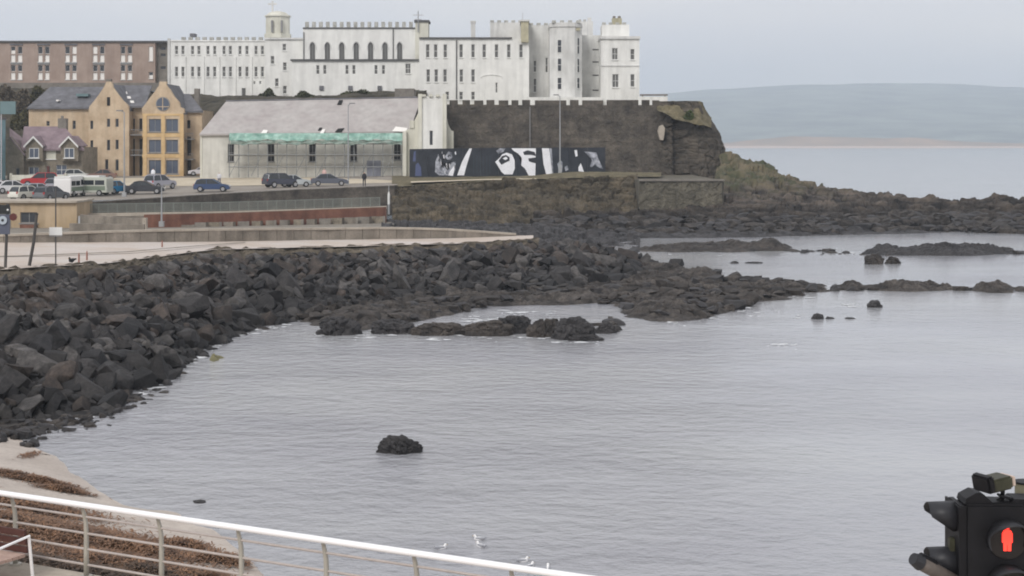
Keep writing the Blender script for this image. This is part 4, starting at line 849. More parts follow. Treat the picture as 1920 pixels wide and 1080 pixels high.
# faceted tower
def faceted(parent, D, x0, x1, yt, yb, m, name, wins, cren=4):
    k = D / F; xa, xb = X(x0, D), X(x1, D); wd = xb - xa; ch = wd * .24
    pts = [(xa, D + ch), (xa + ch, D), (xb - ch, D), (xb, D + ch), (xb, D + 10), (xa, D + 10)]
    bm = B(); A_ = [bm.verts.new((p[0], p[1], Z(yb, D))) for p in pts]; B_ = [bm.verts.new((p[0], p[1], Z(yt, D))) for p in pts]
    for i in range(6): bm.faces.new((A_[i], A_[(i+1) % 6], B_[(i+1) % 6], B_[i]))
    bm.faces.new(B_); bmesh.ops.recalc_face_normals(bm, faces=bm.faces); obj(name, bm, m, parent)
    bm = B()
    A_ = [((p[0]-(xa+xb)/2)*1.03 + (xa+xb)/2, (p[1]-D)*1.0 + D - .18) for p in pts]
    vs = [[bm.verts.new((p[0], p[1], z)) for p in A_] for z in (Z(yt + 8, D), Z(yt + 1, D))]
    for i in range(6): bm.faces.new((vs[0][i], vs[0][(i+1) % 6], vs[1][(i+1) % 6], vs[1][i]))
    bm.faces.new(vs[1]); bm.faces.new(vs[0][::-1]); bmesh.ops.recalc_face_normals(bm, faces=bm.faces); obj('cornice', bm, m, parent)
    bm = B()
    for i in range(cren):
        f_ = (i + .25) / cren; box(bm, xa + wd*f_, xa + wd*(f_ + .5/cren), D + .1, D + .7, Z(yt + .95, D), Z(yt - 4, D))
    obj('battlement', bm, M_weath, parent)
    for (px, y0, ww, y1) in wins:
        x = X(px, D); t = min(x - xa, xb - x); yy_ = D if t > ch else D + ch - t
        rot = 0 if t > ch else (math.pi/4 if x - xa < ch else -math.pi/4)*-1
        bm = B(); w2 = ww*k/2; h2 = (y1-y0)*k
        box(bm, -w2-.08, w2+.08, -.05, .04, -.08, h2+.08); me_ = mesh_of('window', bm, M_framew); o = inst('window', me_, parent, (x, yy_ - .02, Z(y1, D)), (0, 0, rot))
        bm = B(); box(bm, -w2, w2, -.075, .0, .0, h2*.48); box(bm, -w2, w2, -.075, .0, h2*.52, h2); p = bpy.data.objects.new('pane', mesh_of('pane', bm, M_glass)); C.objects.link(p); p.parent = o
faceted(KA, 254, 1031, 1092, 42, 202, M_white2, 'central_tower', [(1049, 75, 6.5, 98), (1049, 110, 6, 133), (1049, 146, 6.5, 167), (1084, 71, 4, 100), (1084, 110, 4, 135), (1084, 146, 5, 165)])
facade(KA, 260, 1090, 1130, 66, 202, [], M_white2, 12)
for y in (92, 115, 140, 168): pbox(KA, 'blocked_window', 260, 1111, 1123, y, y + 2.2, .1, M_lead, .06)
pbox(KA, 'rear_tower', 268, 1085, 1112, 40, 100, 6, M_white2); crenels(KA, 268, 1085, 1112, 36.5, 40, 9, M_weath)
pbox(KA, 'chimney', 263, 1102, 1109, 33, 68, 1.2, M_white2); pbox(KA, 'rusty_gutter', 254, 1072, 1088, 52, 57, .2, M_ochre, -1.8)
pbox(KA, 'plinth', 254, 990, 1128, 183, 202, 3, M_white, 2.2)
ET = empty('corner_tower', (X(1163, 253), 253, 15.5), 'square white corner tower of the castle with a turret and ochre chimney', 'tower')
facade(ET, 253, 1127, 1199, 69, 203, [(1153, 90, 11, 112, 'cross'), (1154, 139, 12, 164, 'cross'), (1186, 92, 8, 112), (1186, 139, 8, 163)], M_white, 10)
pbox(ET, 'cornice', 253, 1125.5, 1200.5, 68, 73, 10, M_white2, .3)
pbox(ET, 'upper_turret', 255, 1129, 1180, 46, 70, 5, M_white, 0); crenels(ET, 255, 1129, 1180, 42, 46, 12, M_weath)
pbox(ET, 'chimney', 256, 1148, 1166, 34, 46, 1.5, M_ochre); pbox(ET, 'chimney_pot', 256, 1149.5, 1154, 30, 34, 1, M_brown2); pbox(ET, 'chimney_pot', 256, 1159, 1164, 30, 34, 1, M_brown2)
pbox(ET, 'string_course', 253, 1127, 1199, 122, 124.5, .1, M_white2, .12)
LB = empty('terrace_parapet', (X(1225, 240), 240, 15.6), 'thin white parapet with a dark rail running out past the corner tower', 'wall')
pbox(LB, 'parapet', 240, 1196, 1252, 181, 200, .5, M_white); pbox(LB, 'rail_top', 240, 1200, 1252, 176.5, 179.5, .3, M_brown2); pbox(LB, 'rail_support', 240, 1204, 1206, 179.5, 181, .3, M_brown2); pbox(LB, 'rail_support', 240, 1246, 1248, 179.5, 181, .3, M_brown2)
# brown accommodation block
AB = empty('accommodation_block', (X(150, 285), 285, 19), 'brown brick accommodation block with white curtained windows', 'building')
cs = []
for i, cxx in enumerate((31, 82, 133, 185, 237)):
    for s in (-6.5, 6.5):
        cs += [(cxx + s, 87, 8.5, 101, 'none', (i + (s > 0)) % 3 == 0), (cxx + s, 103, 8.5, 116, 'sash', False), (cxx + s, 122, 8.5, 134, 'none', False), (cxx + s, 136, 8.5, 149, 'sash', False)]
cs += [(283, 87, 8, 114, 'sash', True), (283, 135, 8, 147, 'sash', True)]
facade(AB, 285, -160, 291, 79, 156, cs, M_brown, 14, .15, frame=M_framew)
for (cx_, y0, ww, y1, st, pn) in cs:
    if (y0 in (103, 136)) or (y0 == 87 and cx_ > 120 and random.random() < .5):
        bm = B(); box(bm, X(cx_-ww/2+.6, 285), X(cx_+ww/2-.6, 285), 285.14, 285.17, Z(y1-.5, 285), Z(y0+.8, 285)); obj('blind', bm, M_curtain, AB)
for cx_ in (31, 82, 133, 185, 237): pbox(AB, 'window_bay', 285, cx_-12, cx_+12, 82, 85, .2, M_slate, .12); pbox(AB, 'spandrel', 285, cx_-11, cx_+11, 117, 121, .2, M_framed, .06)
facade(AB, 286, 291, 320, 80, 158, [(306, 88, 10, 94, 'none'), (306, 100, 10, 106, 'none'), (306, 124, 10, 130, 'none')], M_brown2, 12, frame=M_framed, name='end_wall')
pbox(AB, 'roof_fascia', 285, -162, 321, 76.5, 79.5, 14, M_lead, .3)
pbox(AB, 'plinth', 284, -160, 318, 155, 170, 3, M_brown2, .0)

# ------------------------------------------------------------------ yellow apartment building
YB = empty('apartment_building', (X(215, 236), 236, 5), 'yellow stone apartment building with two pointed gables and slate roofs', 'building')
facade(YB, 237, 54, 167, 200, 334, [(90, 227, 6, 236), (139, 226, 6, 242), (100, 262, 6, 280), (140, 262, 6, 280)], M_yellow, 12, frame=M_framed)
def quad_roof(parent, pts, m, name='roof', th=.25):
    bm = B(); a = [bm.verts.new(p) for p in pts]; b = [bm.verts.new(Vector(p) - Vector((0, 0, th))) for p in pts]
    bm.faces.new(a); bm.faces.new(b[::-1]); n_ = len(pts)
    for i in range(n_): bm.faces.new((a[i], b[i], b[(i+1) % n_], a[(i+1) % n_]))
    bmesh.ops.recalc_face_normals(bm, faces=bm.faces); return obj(name, bm, m, parent)
r1 = quad_roof(YB, [P(51, 201.5, 236.5), P(168, 201.5, 236.5), P(200, 163, 243), P(94, 163, 243)], M_slate)
quad_roof(YB, [P(51, 201.5, 236.5), P(94, 163, 243), P(95, 201, 250)], M_slate)
for (px, py) in ((109, 188),): 
    bm = B(); box(bm, X(px-2.5, 238), X(px+2.5, 238), 237.6, 238.6, Z(190, 238), Z(187, 238)); obj('skylight', bm, M_curtain, YB)
bm = B(); box(bm, X(146, 240), X(168, 240), 239, 240.4, Z(181, 240), Z(176, 240)); obj('dormer', bm, M_teal, YB)
def gable(parent, D, outline, wins, m, depth, zb, rwin=None):
    """a gabled front: rectangular lower wall with openings + shaped top"""
    (xa, xb, ye) = outline['x0'], outline['x1'], outline['ye']
    facade(parent, D, xa, xb, ye, 0, wins, m, depth, .3, 'mull' if outline.get('big') else 'none', frame=outline.get('fr', M_framed), glass=outline.get('gl'), zb=zb, name='gable_wall')
    top = outline['top']
    bm = B(); pts = [(X(p[0], D), Z(p[1], D)) for p in top]; prism(bm, pts, D, D + .8); obj('gable', bm, m, parent)
    ap = max(top, key=lambda p: -p[1])
    quad_roof(parent, [(X(xa - 1, D), D + .4, Z(ye - 1, D)), (X(ap[0], D), D + .4, Z(ap[1] + 4, D)), (X(ap[0], D), D + 9, Z(ap[1] + 4, D)), (X(xa - 1, D), D + 9, Z(ye - 1, D))], M_slate)
    quad_roof(parent, [(X(xb + 1, D), D + .4, Z(ye - 1, D)), (X(ap[0], D), D + .4, Z(ap[1] + 4, D)), (X(ap[0], D), D + 9, Z(ap[1] + 4, D)), (X(xb + 1, D), D + 9, Z(ye - 1, D))], M_slate)
zb_ = 4.9
gable(YB, 234.5, dict(x0=166, x1=242, ye=206, top=[(166, 206), (242, 206), (240, 198), (232, 190), (221, 176), (212, 163), (208, 153), (200, 153), (195, 163), (185, 178), (175, 191), (168, 199)]),
      [(203.5, 222.5, 6, 238), (219.5, 222.5, 6, 238), (203.5, 262, 6, 282), (219.5, 262, 6, 280), (200, 299, 6, 320), (219.5, 299, 6, 320), (172, 226, 5.5, 242), (172, 263, 5.5, 288), (172, 299, 7, 328, 'none')], M_yellow, 10, zb_)
bm = B(); box(bm, X(200.5, 234.4), X(206, 234.4), 234.42, 234.7, Z(198, 234.4), Z(182, 234.4)); obj('arrow_slit', bm, M_darkhole, YB)
pbox(YB, 'finial', 234.6, 198, 208, 148, 152.5, .8, M_brown2)
quad_roof(YB, [P(236, 199, 236), P(272, 199, 236), P(285, 160, 243), P(214, 160, 243)], M_slate)
for a_, b_ in ((225, 176), (236, 176), (231, 185), (243, 185), (238, 193), (249, 193)):
    t_ = (199 - b_) / 39; D_ = 236 + 7*t_ - .25; p0 = P(a_-3.5, b_, D_); 
    bm = B(); q = [P(a_-4, b_, 236+7*t_-.22), P(a_+3, b_, 236+7*t_-.22), P(a_+1.5, b_-4.5, 236+7*(t_+.115)-.22), P(a_-5.5, b_-4.5, 236+7*(t_+.115)-.22)]; poly3(bm, q); obj('skylight', bm, M_curtain, YB)
# recessed balconies between the gables
facade(YB, 237, 240, 268, 200, 334, [(249, 222, 8, 246, 'none'), (264, 222, 6, 246, 'none'), (249, 260, 8, 330, 'none'), (264, 260, 6, 330, 'none')], M_yellow, 9, .8, frame=M_framed, glass=M_darkhole)
for y in (254, 292):
    bm = B(); box(bm, X(244, 235), X(268, 235), 234.9, 236.8, Z(y, 235), Z(y-2, 235)); tube(bm, [P(244, y-11, 235), P(268, y-11, 235)], .05, 4)
    for k_ in range(7): tube(bm, [P(244+4*k_, y-11, 235), P(244+4*k_, y, 235)], .03, 4)
    obj('balcony', bm, M_framed, YB)
wl = [(290.5, y0, 23, y1, 'mull') for y0, y1 in ((223, 247), (262, 286), (300, 326))] + [(322.5, y0, 23, y1, 'mull') for y0, y1 in ((223, 247), (262, 286), (300, 326))]
gable(YB, 233.5, dict(x0=268, x1=343, ye=212, big=1, fr=M_framed, gl=M_blueglass, top=[(266, 212), (345, 212), (345, 204), (338, 201), (336, 192), (327, 182), (318, 167), (312, 159), (312, 153), (299, 153), (298, 160), (290, 172), (279, 186), (271, 197), (266, 203)]), wl, M_yellow, 10, zb_)
pbox(YB, 'finial', 233.6, 298, 312, 149, 153, .8, M_brown2)
bm = B(); disc(bm, P(305.5, 195, 233.5), 1.02, 233.40, 233.6, 24); rw = obj('window', bm, M_framed, YB)
bm = B(); disc(bm, P(305.5, 195, 233.5), .9, 233.36, 233.41, 24); obj('pane', bm, M_blueglass, rw)
bm = B(); c_ = P(305.5, 195, 233.5); box(bm, c_.x-.05, c_.x+.05, 233.30, 233.35, c_.z-.9, c_.z+.9); box(bm, c_.x-.9, c_.x+.9, 233.31, 233.345, c_.z-.45, c_.z-.35); obj('glazing_bar', bm, M_yellow, rw)
for y in (213, 250, 289, 328): pbox(YB, 'stone_band', 233.5, 267, 344, y, y + 7 if y > 213 else y+4, .1, M_orange, .06 + y*1e-4)
for px in (272, 306, 341): pbox(YB, 'stone_pier', 233.5, px-3.5, px+3.5, 217, 334, .1, M_orange, .14)
facade(YB, 236.5, 343, 379, 207, 334, [(353, 225, 8, 241, 'none'), (352, 256, 13, 292, 'none'), (352, 298, 13, 331, 'none')], M_yellow, 9, .9, frame=M_framed, glass=M_darkhole)
quad_roof(YB, [P(318, 208, 236), P(381, 208, 236), P(356, 176, 242), P(322, 176, 242)], M_slate)
quad_roof(YB, [P(381, 208, 236), P(356, 176, 242), P(366, 200, 249)], M_slate)
for y in (262, 300):
    bm = B(); box(bm, X(344, 234.8), X(362, 234.8), 234.8, 236.3, Z(y, 235), Z(y-2, 235))
    for k_ in range(6): tube(bm, [P(344.5+3.4*k_, y-12, 234.9), P(344.5+3.4*k_, y, 234.9)], .03, 4)
    tube(bm, [P(344, y-12, 234.9), P(362, y-12, 234.9)], .05, 4); obj('balcony', bm, M_framed, YB)
bm = B(); box(bm, X(364, 240), X(373, 240), 240, 241, Z(200, 240), Z(166, 240)); obj('chimney', bm, M_brown2, YB)
# stone house
HO = empty('stone_house', (X(90, 222), 222, 5), 'small grey stone house with a purple slate roof and two white edged dormer gables', 'house')
facade(HO, 222, 44, 155, 276, 336, [(63, 313, 19, 327, 'mull'), (90, 311, 8, 331, 'none'), (115, 309, 20, 328, 'cross'), (96, 280, 17, 298, 'cross')], M_stonehouse, 8, frame=M_framew, glass=M_blueglass)
bm = B(); box(bm, X(88, 222), X(92.5, 222), 221.98, 222.1, Z(332, 222), Z(311.5, 222)); obj('door', bm, plain('dark_red_door', (.10, .02, .015), .5), HO)
pbox(HO, 'white_panel', 222, 87, 105, 280, 299, .1, M_cream, .05)
quad_roof(HO, [P(40, 279, 221.5), P(158, 279, 221.5), P(120, 237, 226), P(45, 237, 226)], M_slatepurple)
quad_roof(HO, [P(158, 279, 221.5), P(120, 237, 226), P(138, 270, 231)], M_slatepurple)
for cx_ in (64, 130):
    D_ = 221.2
    bm = B(); prism(bm, [(X(cx_-16, D_), Z(302, D_)), (X(cx_+16, D_), Z(302, D_)), (X(cx_+16, D_), Z(274, D_)), (X(cx_, D_), Z(257, D_)), (X(cx_-16, D_), Z(274, D_))], D_, D_ + 4); g_ = obj('dormer', bm, M_stonehouse, HO)
    for s in (-1, 1):
        bm = B(); a0, a1 = (X(cx_, D_), Z(255, D_)), (X(cx_ + s*18, D_), Z(273.5, D_)); 
        prism(bm, [(a0[0], a0[1]), (a1[0], a1[1]), (a1[0], a1[1]-.28), (a0[0], a0[1]-.28)] if s > 0 else [(a0[0], a0[1]-.28), (a1[0], a1[1]-.28), (a1[0], a1[1]), (a0[0], a0[1])], D_ - .48, D_ - .33); obj('bargeboard', bm, M_framew, g_)
        quad_roof(g_, [P(cx_, 254.5, D_-.3), P(cx_+s*18.5, 273, D_-.3), P(cx_+s*18.5, 273, D_-.3) + Vector((0, 4.5, 0)), P(cx_, 254.5, D_-.3) + Vector((0, 4.5, 0))], M_slatepurple, 'dormer_roof', .12)
    o = window(HO, X(cx_, D_), D_ - .22, Z(296, D_), 1.35, 1.35, 'mull', M_framew, M_blueglass)
    
facade(HO, 221, 13, 44, 287, 337, [(33, 315, 7, 330, 'none')], M_stonehouse, 9, frame=M_framed, name='side_wall')
bm = B(); prism(bm, [(X(12, 221), Z(287, 221)), (X(45, 221), Z(287, 221)), (X(19, 221), Z(256, 221)), (X(12, 221), Z(262, 221))], 221, 221.8); obj('side_gable', bm, M_stonehouse, HO)
quad_roof(HO, [P(47, 290, 220.8), P(18, 255, 220.8), P(18, 240, 228), P(47, 262, 228)], M_slatepurple)
bm = B(); box(bm, X(110, 226), X(125, 226), 225.6, 226.8, Z(250, 226), Z(222, 226)); box(bm, X(114, 226), X(118, 226), 226, 226.4, Z(222, 226), Z(217, 226)); obj('chimney', bm, M_brown2, HO)
GW = empty('garden_wall', (X(70, 214), 214, 5), 'low cream garden wall in front of the stone house', 'wall')
pbox(GW, 'wall_body', 214, 20, 122, 328, 338, .4, M_cream); pbox(GW, 'pier', 214, 121, 124, 325, 338, .6, M_cream); pbox(GW, 'pier', 214, 18, 21, 325, 338, .6, M_cream)
TE = empty('teal_house', (X(-20, 212), 212, 5), 'pale teal house whose edge just enters the view beside the stone house', 'house')
facade(TE, 212, -140, -30, 222, 340, [(-60, 250, 20, 275), (-60, 300, 20, 325)], mat('pale_teal_render', (.22, .36, .40), .8, .1, 1), 9); pbox(TE, 'roof_edge', 212, -142, -29, 219, 223, 9.2, M_slate, .2)
pbox(TE, 'drainpipe', 211.8, -30, -27, 250, 340, .2, M_slate)
TS = empty('roadside_board', (X(15, 210), 210, 5), 'teal rectangular board raised on a post above the teal house', 'sign')
pbox(TS, 'board', 209, 0, 29, 190, 214, .2, M_teal); pbox(TS, 'post', 209.3, 1, 3, 212, 345, .15, M_metal)

# ------------------------------------------------------------------ hall with scaffolding
HA = empty('hall', (X(590, 225), 225, 5), 'long pale hall with a patched grey roof and a stepped white gable tower', 'hall')
wn = [(433, 270, 12, 303), (508, 270, 13, 303), (586, 270, 13, 303), (663, 269, 13, 302), (745, 268, 13, 300)]
facade(HA, 225, 375, 762, 250, 336, [(a, b, c_, d, 'cross') for a, b, c_, d in wn], M_hallwall, 12, .35, frame=M_framed, glass=M_darkhole)
HR = quad_roof(HA, [P(374, 251, 224.6), P(768, 246, 224.6), P(790, 183, 233), P(424, 190, 233)], M_roofpale)
quad_roof(HA, [P(374, 251, 224.6), P(424, 190, 233), P(420, 240, 242)], M_roofpale)
bm = B(); tube(bm, [P(424, 189.5, 233), P(790, 182.5, 233)], .14, 5); obj('ridge', bm, M_slate, HA)
pbox(HA, 'rear_roof', 236, 740, 776, 166, 200, 5, M_brown2); 
def on_roof(px, py, off=.06):
    t_ = (248 - py) / 62; return P(px, py, 224.6 + 8.4 * t_ - off)
for q in ([(632, 196), (640, 196), (643, 187.5), (636, 187.5)], [(628, 247), (640, 247), (646, 240), (634, 241)], [(596, 244), (602, 244), (604, 239), (599, 239)]):
    bm = B(); a = [on_roof(*p, .32) for p in q]; f_ = poly3(bm, a); e_ = bmesh.ops.extrude_face_region(bm, geom=[f_]); bmesh.ops.translate(bm, verts=[v for v in e_['geom'] if isinstance(v, bmesh.types.BMVert)], vec=(0, .06, -.05)); obj('roof_hole', bm, M_darkhole, HA)
for q in ([(488, 251), (500, 250), (502, 244), (494, 243)], [(598, 252), (606, 252), (610, 242), (604, 243)], [(735, 246), (762, 247), (764, 240), (742, 237)]):
    bm = B(); a = [on_roof(*p, .42) for p in q]; poly3(bm, a); obj('white_tarpaulin', bm, M_curtain, HA)
pbox(HA, 'door', 225, 688, 714, 301, 336, .1, mat('grey_blue_door', (.27, .28, .33), .7), .08)
pbox(HA, 'downpipe', 225, 377, 379, 252, 336, .1, M_cream, .1)
D_ = 222.5
bm = B(); prism(bm, [(X(a, D_), Z(b, D_)) for a, b in [(757, 336), (850, 336), (850, 246), (845, 244), (840, 234), (836, 216), (836, 190), (784, 190), (784, 212), (776, 228), (768, 241), (757, 247)]], D_, D_ + 2); obj('gable_front', bm, M_cream, HA)
facade(HA, 221.3, 790, 831, 180, 336, [(808.5, 245, 6, 272, 'none')], M_white, 3.2, .3, frame=M_framed, name='tower_wall')
pbox(HA, 'pier', 221, 784, 791, 176, 336, 1.5, M_cream, .0); pbox(HA, 'pier', 221, 830, 837, 176, 336, 1.5, M_cream, 0)
crenels(HA, 221, 791, 830, 177, 181, 13, M_cream)
pbox(HA, 'corner_pier', 222, 755, 762, 246, 336, 1, M_cream, .2)
pbox(HA, 'red_verge', 222.4, 768, 776, 226, 240, .2, M_cream, .1)
SC = empty('scaffolding', (X(590, 223), 223, 5.2), 'tube scaffolding with green debris netting along the hall front', 'scaffolding')
z0_ = 5.2
for i, px in enumerate(np.linspace(430, 754, 19)):
    bm = B(); tube(bm, [(X(px, 222.6), 222.6, z0_), (X(px, 222.6), 222.6, Z(252, 222.6))], .065, 5); obj('standard', bm, M_scaf, SC)
    bm = B(); tube(bm, [(X(px, 223.7), 223.7, z0_), (X(px, 223.7), 223.7, Z(252, 223.7))], .065, 5); obj('standard', bm, M_scaf, SC)
for y in (290, 270, 313):
    bm = B(); tube(bm, [P(428, y, 222.55), P(757, y, 222.55)], .065, 5); obj('ledger', bm, M_scaf, SC)
for y in (291.5,):
    for k_ in range(12): bm = B(); box(bm, X(430 + 27*k_, 223), X(456 + 27*k_, 223), 222.65, 223.6, Z(y+1.2, 223), Z(y, 223)); obj('plank', bm, M_brown2, SC)
for k_ in range(8):
    bm = B(); a = 430 + 41*k_; tube(bm, [P(a, 330, 222.5), P(a + 20, 291, 222.5)], .045, 5); obj('brace', bm, M_scaf, SC)
def netting(x0, x1, y0, y1, D, m, amp, seed, name='netting'):
    nx_, ny_ = 90, 9; V = []
    for j in range(ny_):
        for i in range(nx_):
            px = x0 + (x1-x0)*i/(nx_-1); t_ = j/(ny_-1); yy_ = y0 + (y1-y0)*t_ + (math.sin(i*.9+seed)*1.2 + math.sin(i*.23)*1.2)*t_
            V.append(list(P(px, yy_, D + amp*math.sin(i*.8 + seed)*t_ + amp*.5*math.sin(i*.31 + j) - (0.7*t_ if y0 < 251 else 0))))
    return grid_mesh(name, np.array(V), nx_, ny_, m, True, SC)
netting(430, 756, 249.5, 263, 222.6, M_green, .12, 0)
netting(432, 754, 263, 270, 222.0, mat('worn_green_net', (.20, .30, .26), .85, .3, 2, (.34, .40, .36)), .1, 2)

# hoarding with a black and white mural
HB = empty('hoarding', (X(950, 213), 213, 5.5), 'long black timber hoarding with black and white mural of faces', 'hoarding')
M_board = mat('black_hoarding_board', (.018, .022, .032), .5, .3, .8, (.034, .040, .052))
M_mw = mat('mural_white', (.80, .81, .85), .7, .08, 1.5); M_mg = mat('mural_grey', (.10, .11, .14), .7, .3, 1.8, (.50, .52, .58)); M_mk = plain('mural_black', (.015, .018, .026), .6); M_mb = plain('mural_blue', (.07, .09, .19), .6); M_mdk = plain('mural_dark_teal', (.02, .035, .05), .6)
edges = np.linspace(768, 1135, 12)
ztop = lambda px: Z(np.interp(px, [768, 930, 1135], [279.5, 277, 276.5]), 213); zbot = lambda px: Z(np.interp(px, [768, 930, 1040, 1135], [334, 330, 332, 327]), 213)
for a, b in zip(edges, edges[1:]):
    bm = B(); prism(bm, [(X(a+.15, 213), zbot(a)), (X(b-.15, 213), zbot(b)), (X(b-.15, 213), ztop(b)), (X(a+.15, 213), ztop(a))], 213, 213.12); obj('board', bm, M_board, HB)
    bm = B(); box(bm, X(a, 213)-.05, X(a, 213)+.05, 213.125, 213.3, zbot(a)-.3, ztop(a)-.05); obj('post', bm, M_brown2, HB)
zx = lambda q: (q[0]/4.571 + 740, q[1]/4.571 + 250)
def mural(pts, m, layer=0):
    bm = B(); y_ = 212.99 - layer*.012; a = [zx(p) for p in pts]
    vs = [bm.verts.new((X(p[0], 213), y_, Z(min(max(p[1], 278), 330), 213))) for p in a]; bm.faces.new(vs); bmesh.ops.triangulate(bm, faces=bm.faces); obj('mural_shape', bm, m, HB)
mural([(640,130),(662,130),(640,200),(612,290),(595,360),(535,360),(575,250),(605,190)], M_mw)
mural([(345,330),(350,240),(375,180),(400,250),(395,300),(430,260),(455,320),(490,250),(520,240),(525,300),(500,360),(380,360)], M_mg)
mural([(430,200),(460,155),(490,165),(500,200),(480,225),(450,225)], M_mg); mural([(450,195),(470,180),(485,195),(470,212)], M_mk, 1)
mural([(470,330),(520,260),(500,365),(460,360)], M_mw, 1)
mural([(175,365),(180,270),(200,250),(225,290),(230,365)], M_mb); mural([(155,240),(165,160),(180,150),(180,240)], M_mb)
mural([(862,245),(885,280),(915,330),(940,352),(1010,352),(1030,300),(1028,230),(1005,180),(960,165),(920,180),(905,205)], M_mw)
mural([(890,235),(920,195),(955,185),(985,205),(985,235),(950,250),(915,270)], M_mk, 1); mural([(925,215),(955,200),(970,215),(950,230)], M_mw, 2)
mural([(870,150),(900,128),(950,132),(930,160),(890,175)], M_mg)
mural([(1000,128),(1210,128),(1210,150),(1205,365),(1150,365),(1115,300),(1085,275),(1090,210),(1060,175),(1020,150)], M_mw)
mural([(1100,160),(1140,145),(1200,160),(1212,195),(1170,185),(1110,185)], M_mk, 1); mural([(1145,215),(1215,205),(1222,260),(1180,250),(1150,240)], M_mk, 1)
mural([(1110,345),(1130,320),(1120,310),(1080,300),(1075,330)], M_mk, 1)
mural([(1262,128),(1322,128),(1340,230),(1355,372),(1302,372),(1275,260)], M_mw); mural([(1325,128),(1345,128),(1362,372),(1352,372)], M_mg)
mural([(1395,260),(1420,230),(1440,250),(1435,330),(1405,320)], M_mg); mural([(1455,290),(1480,275),(1490,310),(1465,325)], M_mg)
for i_ in range(26):
    a_, b_ = 345 + 175*random.random(), 150 + 190*random.random(); w_, h_ = 3 + 7*random.random(), 14 + 40*random.random()
    mural([(a_, b_), (a_ + w_, b_ - 5), (a_ + w_*1.2, b_ + h_), (a_ + 2, b_ + h_*.8)], random.choice((M_mw, M_mg, M_mk)), 2)
for i_ in range(12):
    a_ = 660 + 14*i_; mural([(a_, 190 + 10*random.random()), (a_ + 5, 190), (a_ + 5, 340), (a_, 345)], M_mdk if i_ % 2 else M_mk, 0)
mural([(1540,145),(1562,142),(1568,195),(1550,200)], M_mw); mural([(1575,290),(1595,255),(1622,330),(1575,325)], M_mw)
mural([(1625,155),(1730,165),(1745,215),(1785,305),(1740,290),(1715,265),(1690,290),(1675,285),(1690,230),(1665,190)], M_mg)

# ------------------------------------------------------------------ vegetation near the college
M_bush = mat('dark_bush', (.028, .036, .018), .9, .4, 2, (.075, .08, .035))
M_ivy = mat('olive_bush', (.05, .05, .02), .9, .4, 2, (.13, .115, .05))
def bush(label, px0, px1, yt, yb, D, m, seed, n=900, name='bush', cat='bush'):
    rs = np.random.RandomState(seed); wd = X(px1, D) - X(px0, D); h = Z(yt, D) - Z(yb, D); V, Fc = [], []
    c = P((px0+px1)/2, yb, D)
    for i in range(n):
        d = rs.randn(3); d /= np.linalg.norm(d); d[2] = abs(d[2]); r = .55 + .45 * rs.rand() ** .5; r *= 1 + .25*math.sin(5*d[0]+seed) * d[2]
        p = np.array([c.x + d[0]*r*wd/2, c.y + d[1]*r*wd/2.5, c.z - .2 + d[2]*r*h]); s = .16 + .14*rs.rand()
        a, b = rs.randn(3), rs.randn(3); a *= s/np.linalg.norm(a); b *= s/np.linalg.norm(b); k = len(V)
        V += [tuple(p-a), tuple(p+b), tuple(p+a), tuple(p-b)]; Fc.append((k, k+1, k+2, k+3))
    root = empty(name, c, label, cat)
    me = bpy.data.meshes.new('foliage'); me.from_pydata([(v[0]-c.x, v[1]-c.y, v[2]-c.z) for v in V], [], Fc); me.materials.append(m); o = bpy.data.objects.new('foliage', me); C.objects.link(o); o.parent = root
    bm = B()
    for k in range(5): tube(bm, [c + Vector((0, 0, -.5)), c + Vector((math.cos(k*1.3)*wd*.2, .1*k, h*.6))], [.08, .03], 5)
    obj('stem', bm, M_brown2, root)
bush('round dark bush against the white college wing', 482, 522, 168, 186, 259, M_bush, 1, 1600)
bush('low spreading dark bush beside the college range', 545, 598, 172, 186, 257, M_bush, 2, 1800)
bush('olive green bush between the brown block and the slate roof', 55, 95, 162, 184, 262, M_ivy, 3, 1400)
bush('brown leafless thicket beside the brown block', -10, 58, 160, 205, 258, mat('brown_thicket', (.085, .068, .05), .9, .4, 2, (.17, .14, .10)), 4, 2200)
bush('dull green bank bush behind the stone house', 20, 55, 205, 240, 244, M_ivy, 5, 1500)
bush('small clump of weeds on the ridge end of the bank', 640, 700, 168, 178, 252, M_bush, 6, 800)
bush('grassy tuft on the shoulder of the bastion', 1275, 1305, 208, 222, 222.5, mat('green_tuft', (.06, .08, .025), .9, .4, 2), 7, 700)

# ------------------------------------------------------------------ vehicles
M_tyre = plain('tyre_rubber', (.02, .02, .02), .8); M_rim = plain('alloy', (.45, .45, .46), .35, .8); M_cglass = plain('car_glass', (.02, .025, .03), .08, 0, .6); M_lamp = plain('lamp_lens', (.7, .7, .68), .2); M_tail = plain('tail_lens', (.35, .02, .02), .3)
PROF = {'hatch': dict(L=3.9, body=[(-.5,.28),(-.5,.60),(-.485,.86),(-.40,.92),(.20,.93),(.33,.88),(.47,.74),(.5,.58),(.5,.28)], cab=[(-.46,.90),(-.40,1.36),(-.30,1.46),(.02,1.46),(.24,.92)]),
        'saloon': dict(L=4.5, body=[(-.5,.30),(-.5,.80),(-.47,.92),(-.33,.95),(.20,.93),(.36,.86),(.48,.72),(.5,.55),(.5,.28)], cab=[(-.36,.93),(-.24,1.38),(-.15,1.43),(.02,1.42),(.22,.92)]),
        'suv': dict(L=4.5, body=[(-.5,.38),(-.5,.80),(-.49,1.02),(-.42,1.06),(.20,1.06),(.40,1.0),(.485,.88),(.5,.60),(.5,.36)], cab=[(-.475,1.04),(-.44,1.56),(-.36,1.70),(.04,1.70),(.22,1.05)]),
        'van': dict(L=5.0, body=[(-.5,.35),(-.5,1.9),(-.48,2.05),(.22,2.05),(.27,1.95),(.37,1.25),(.48,1.05),(.5,.8),(.5,.32)], cab=None)}
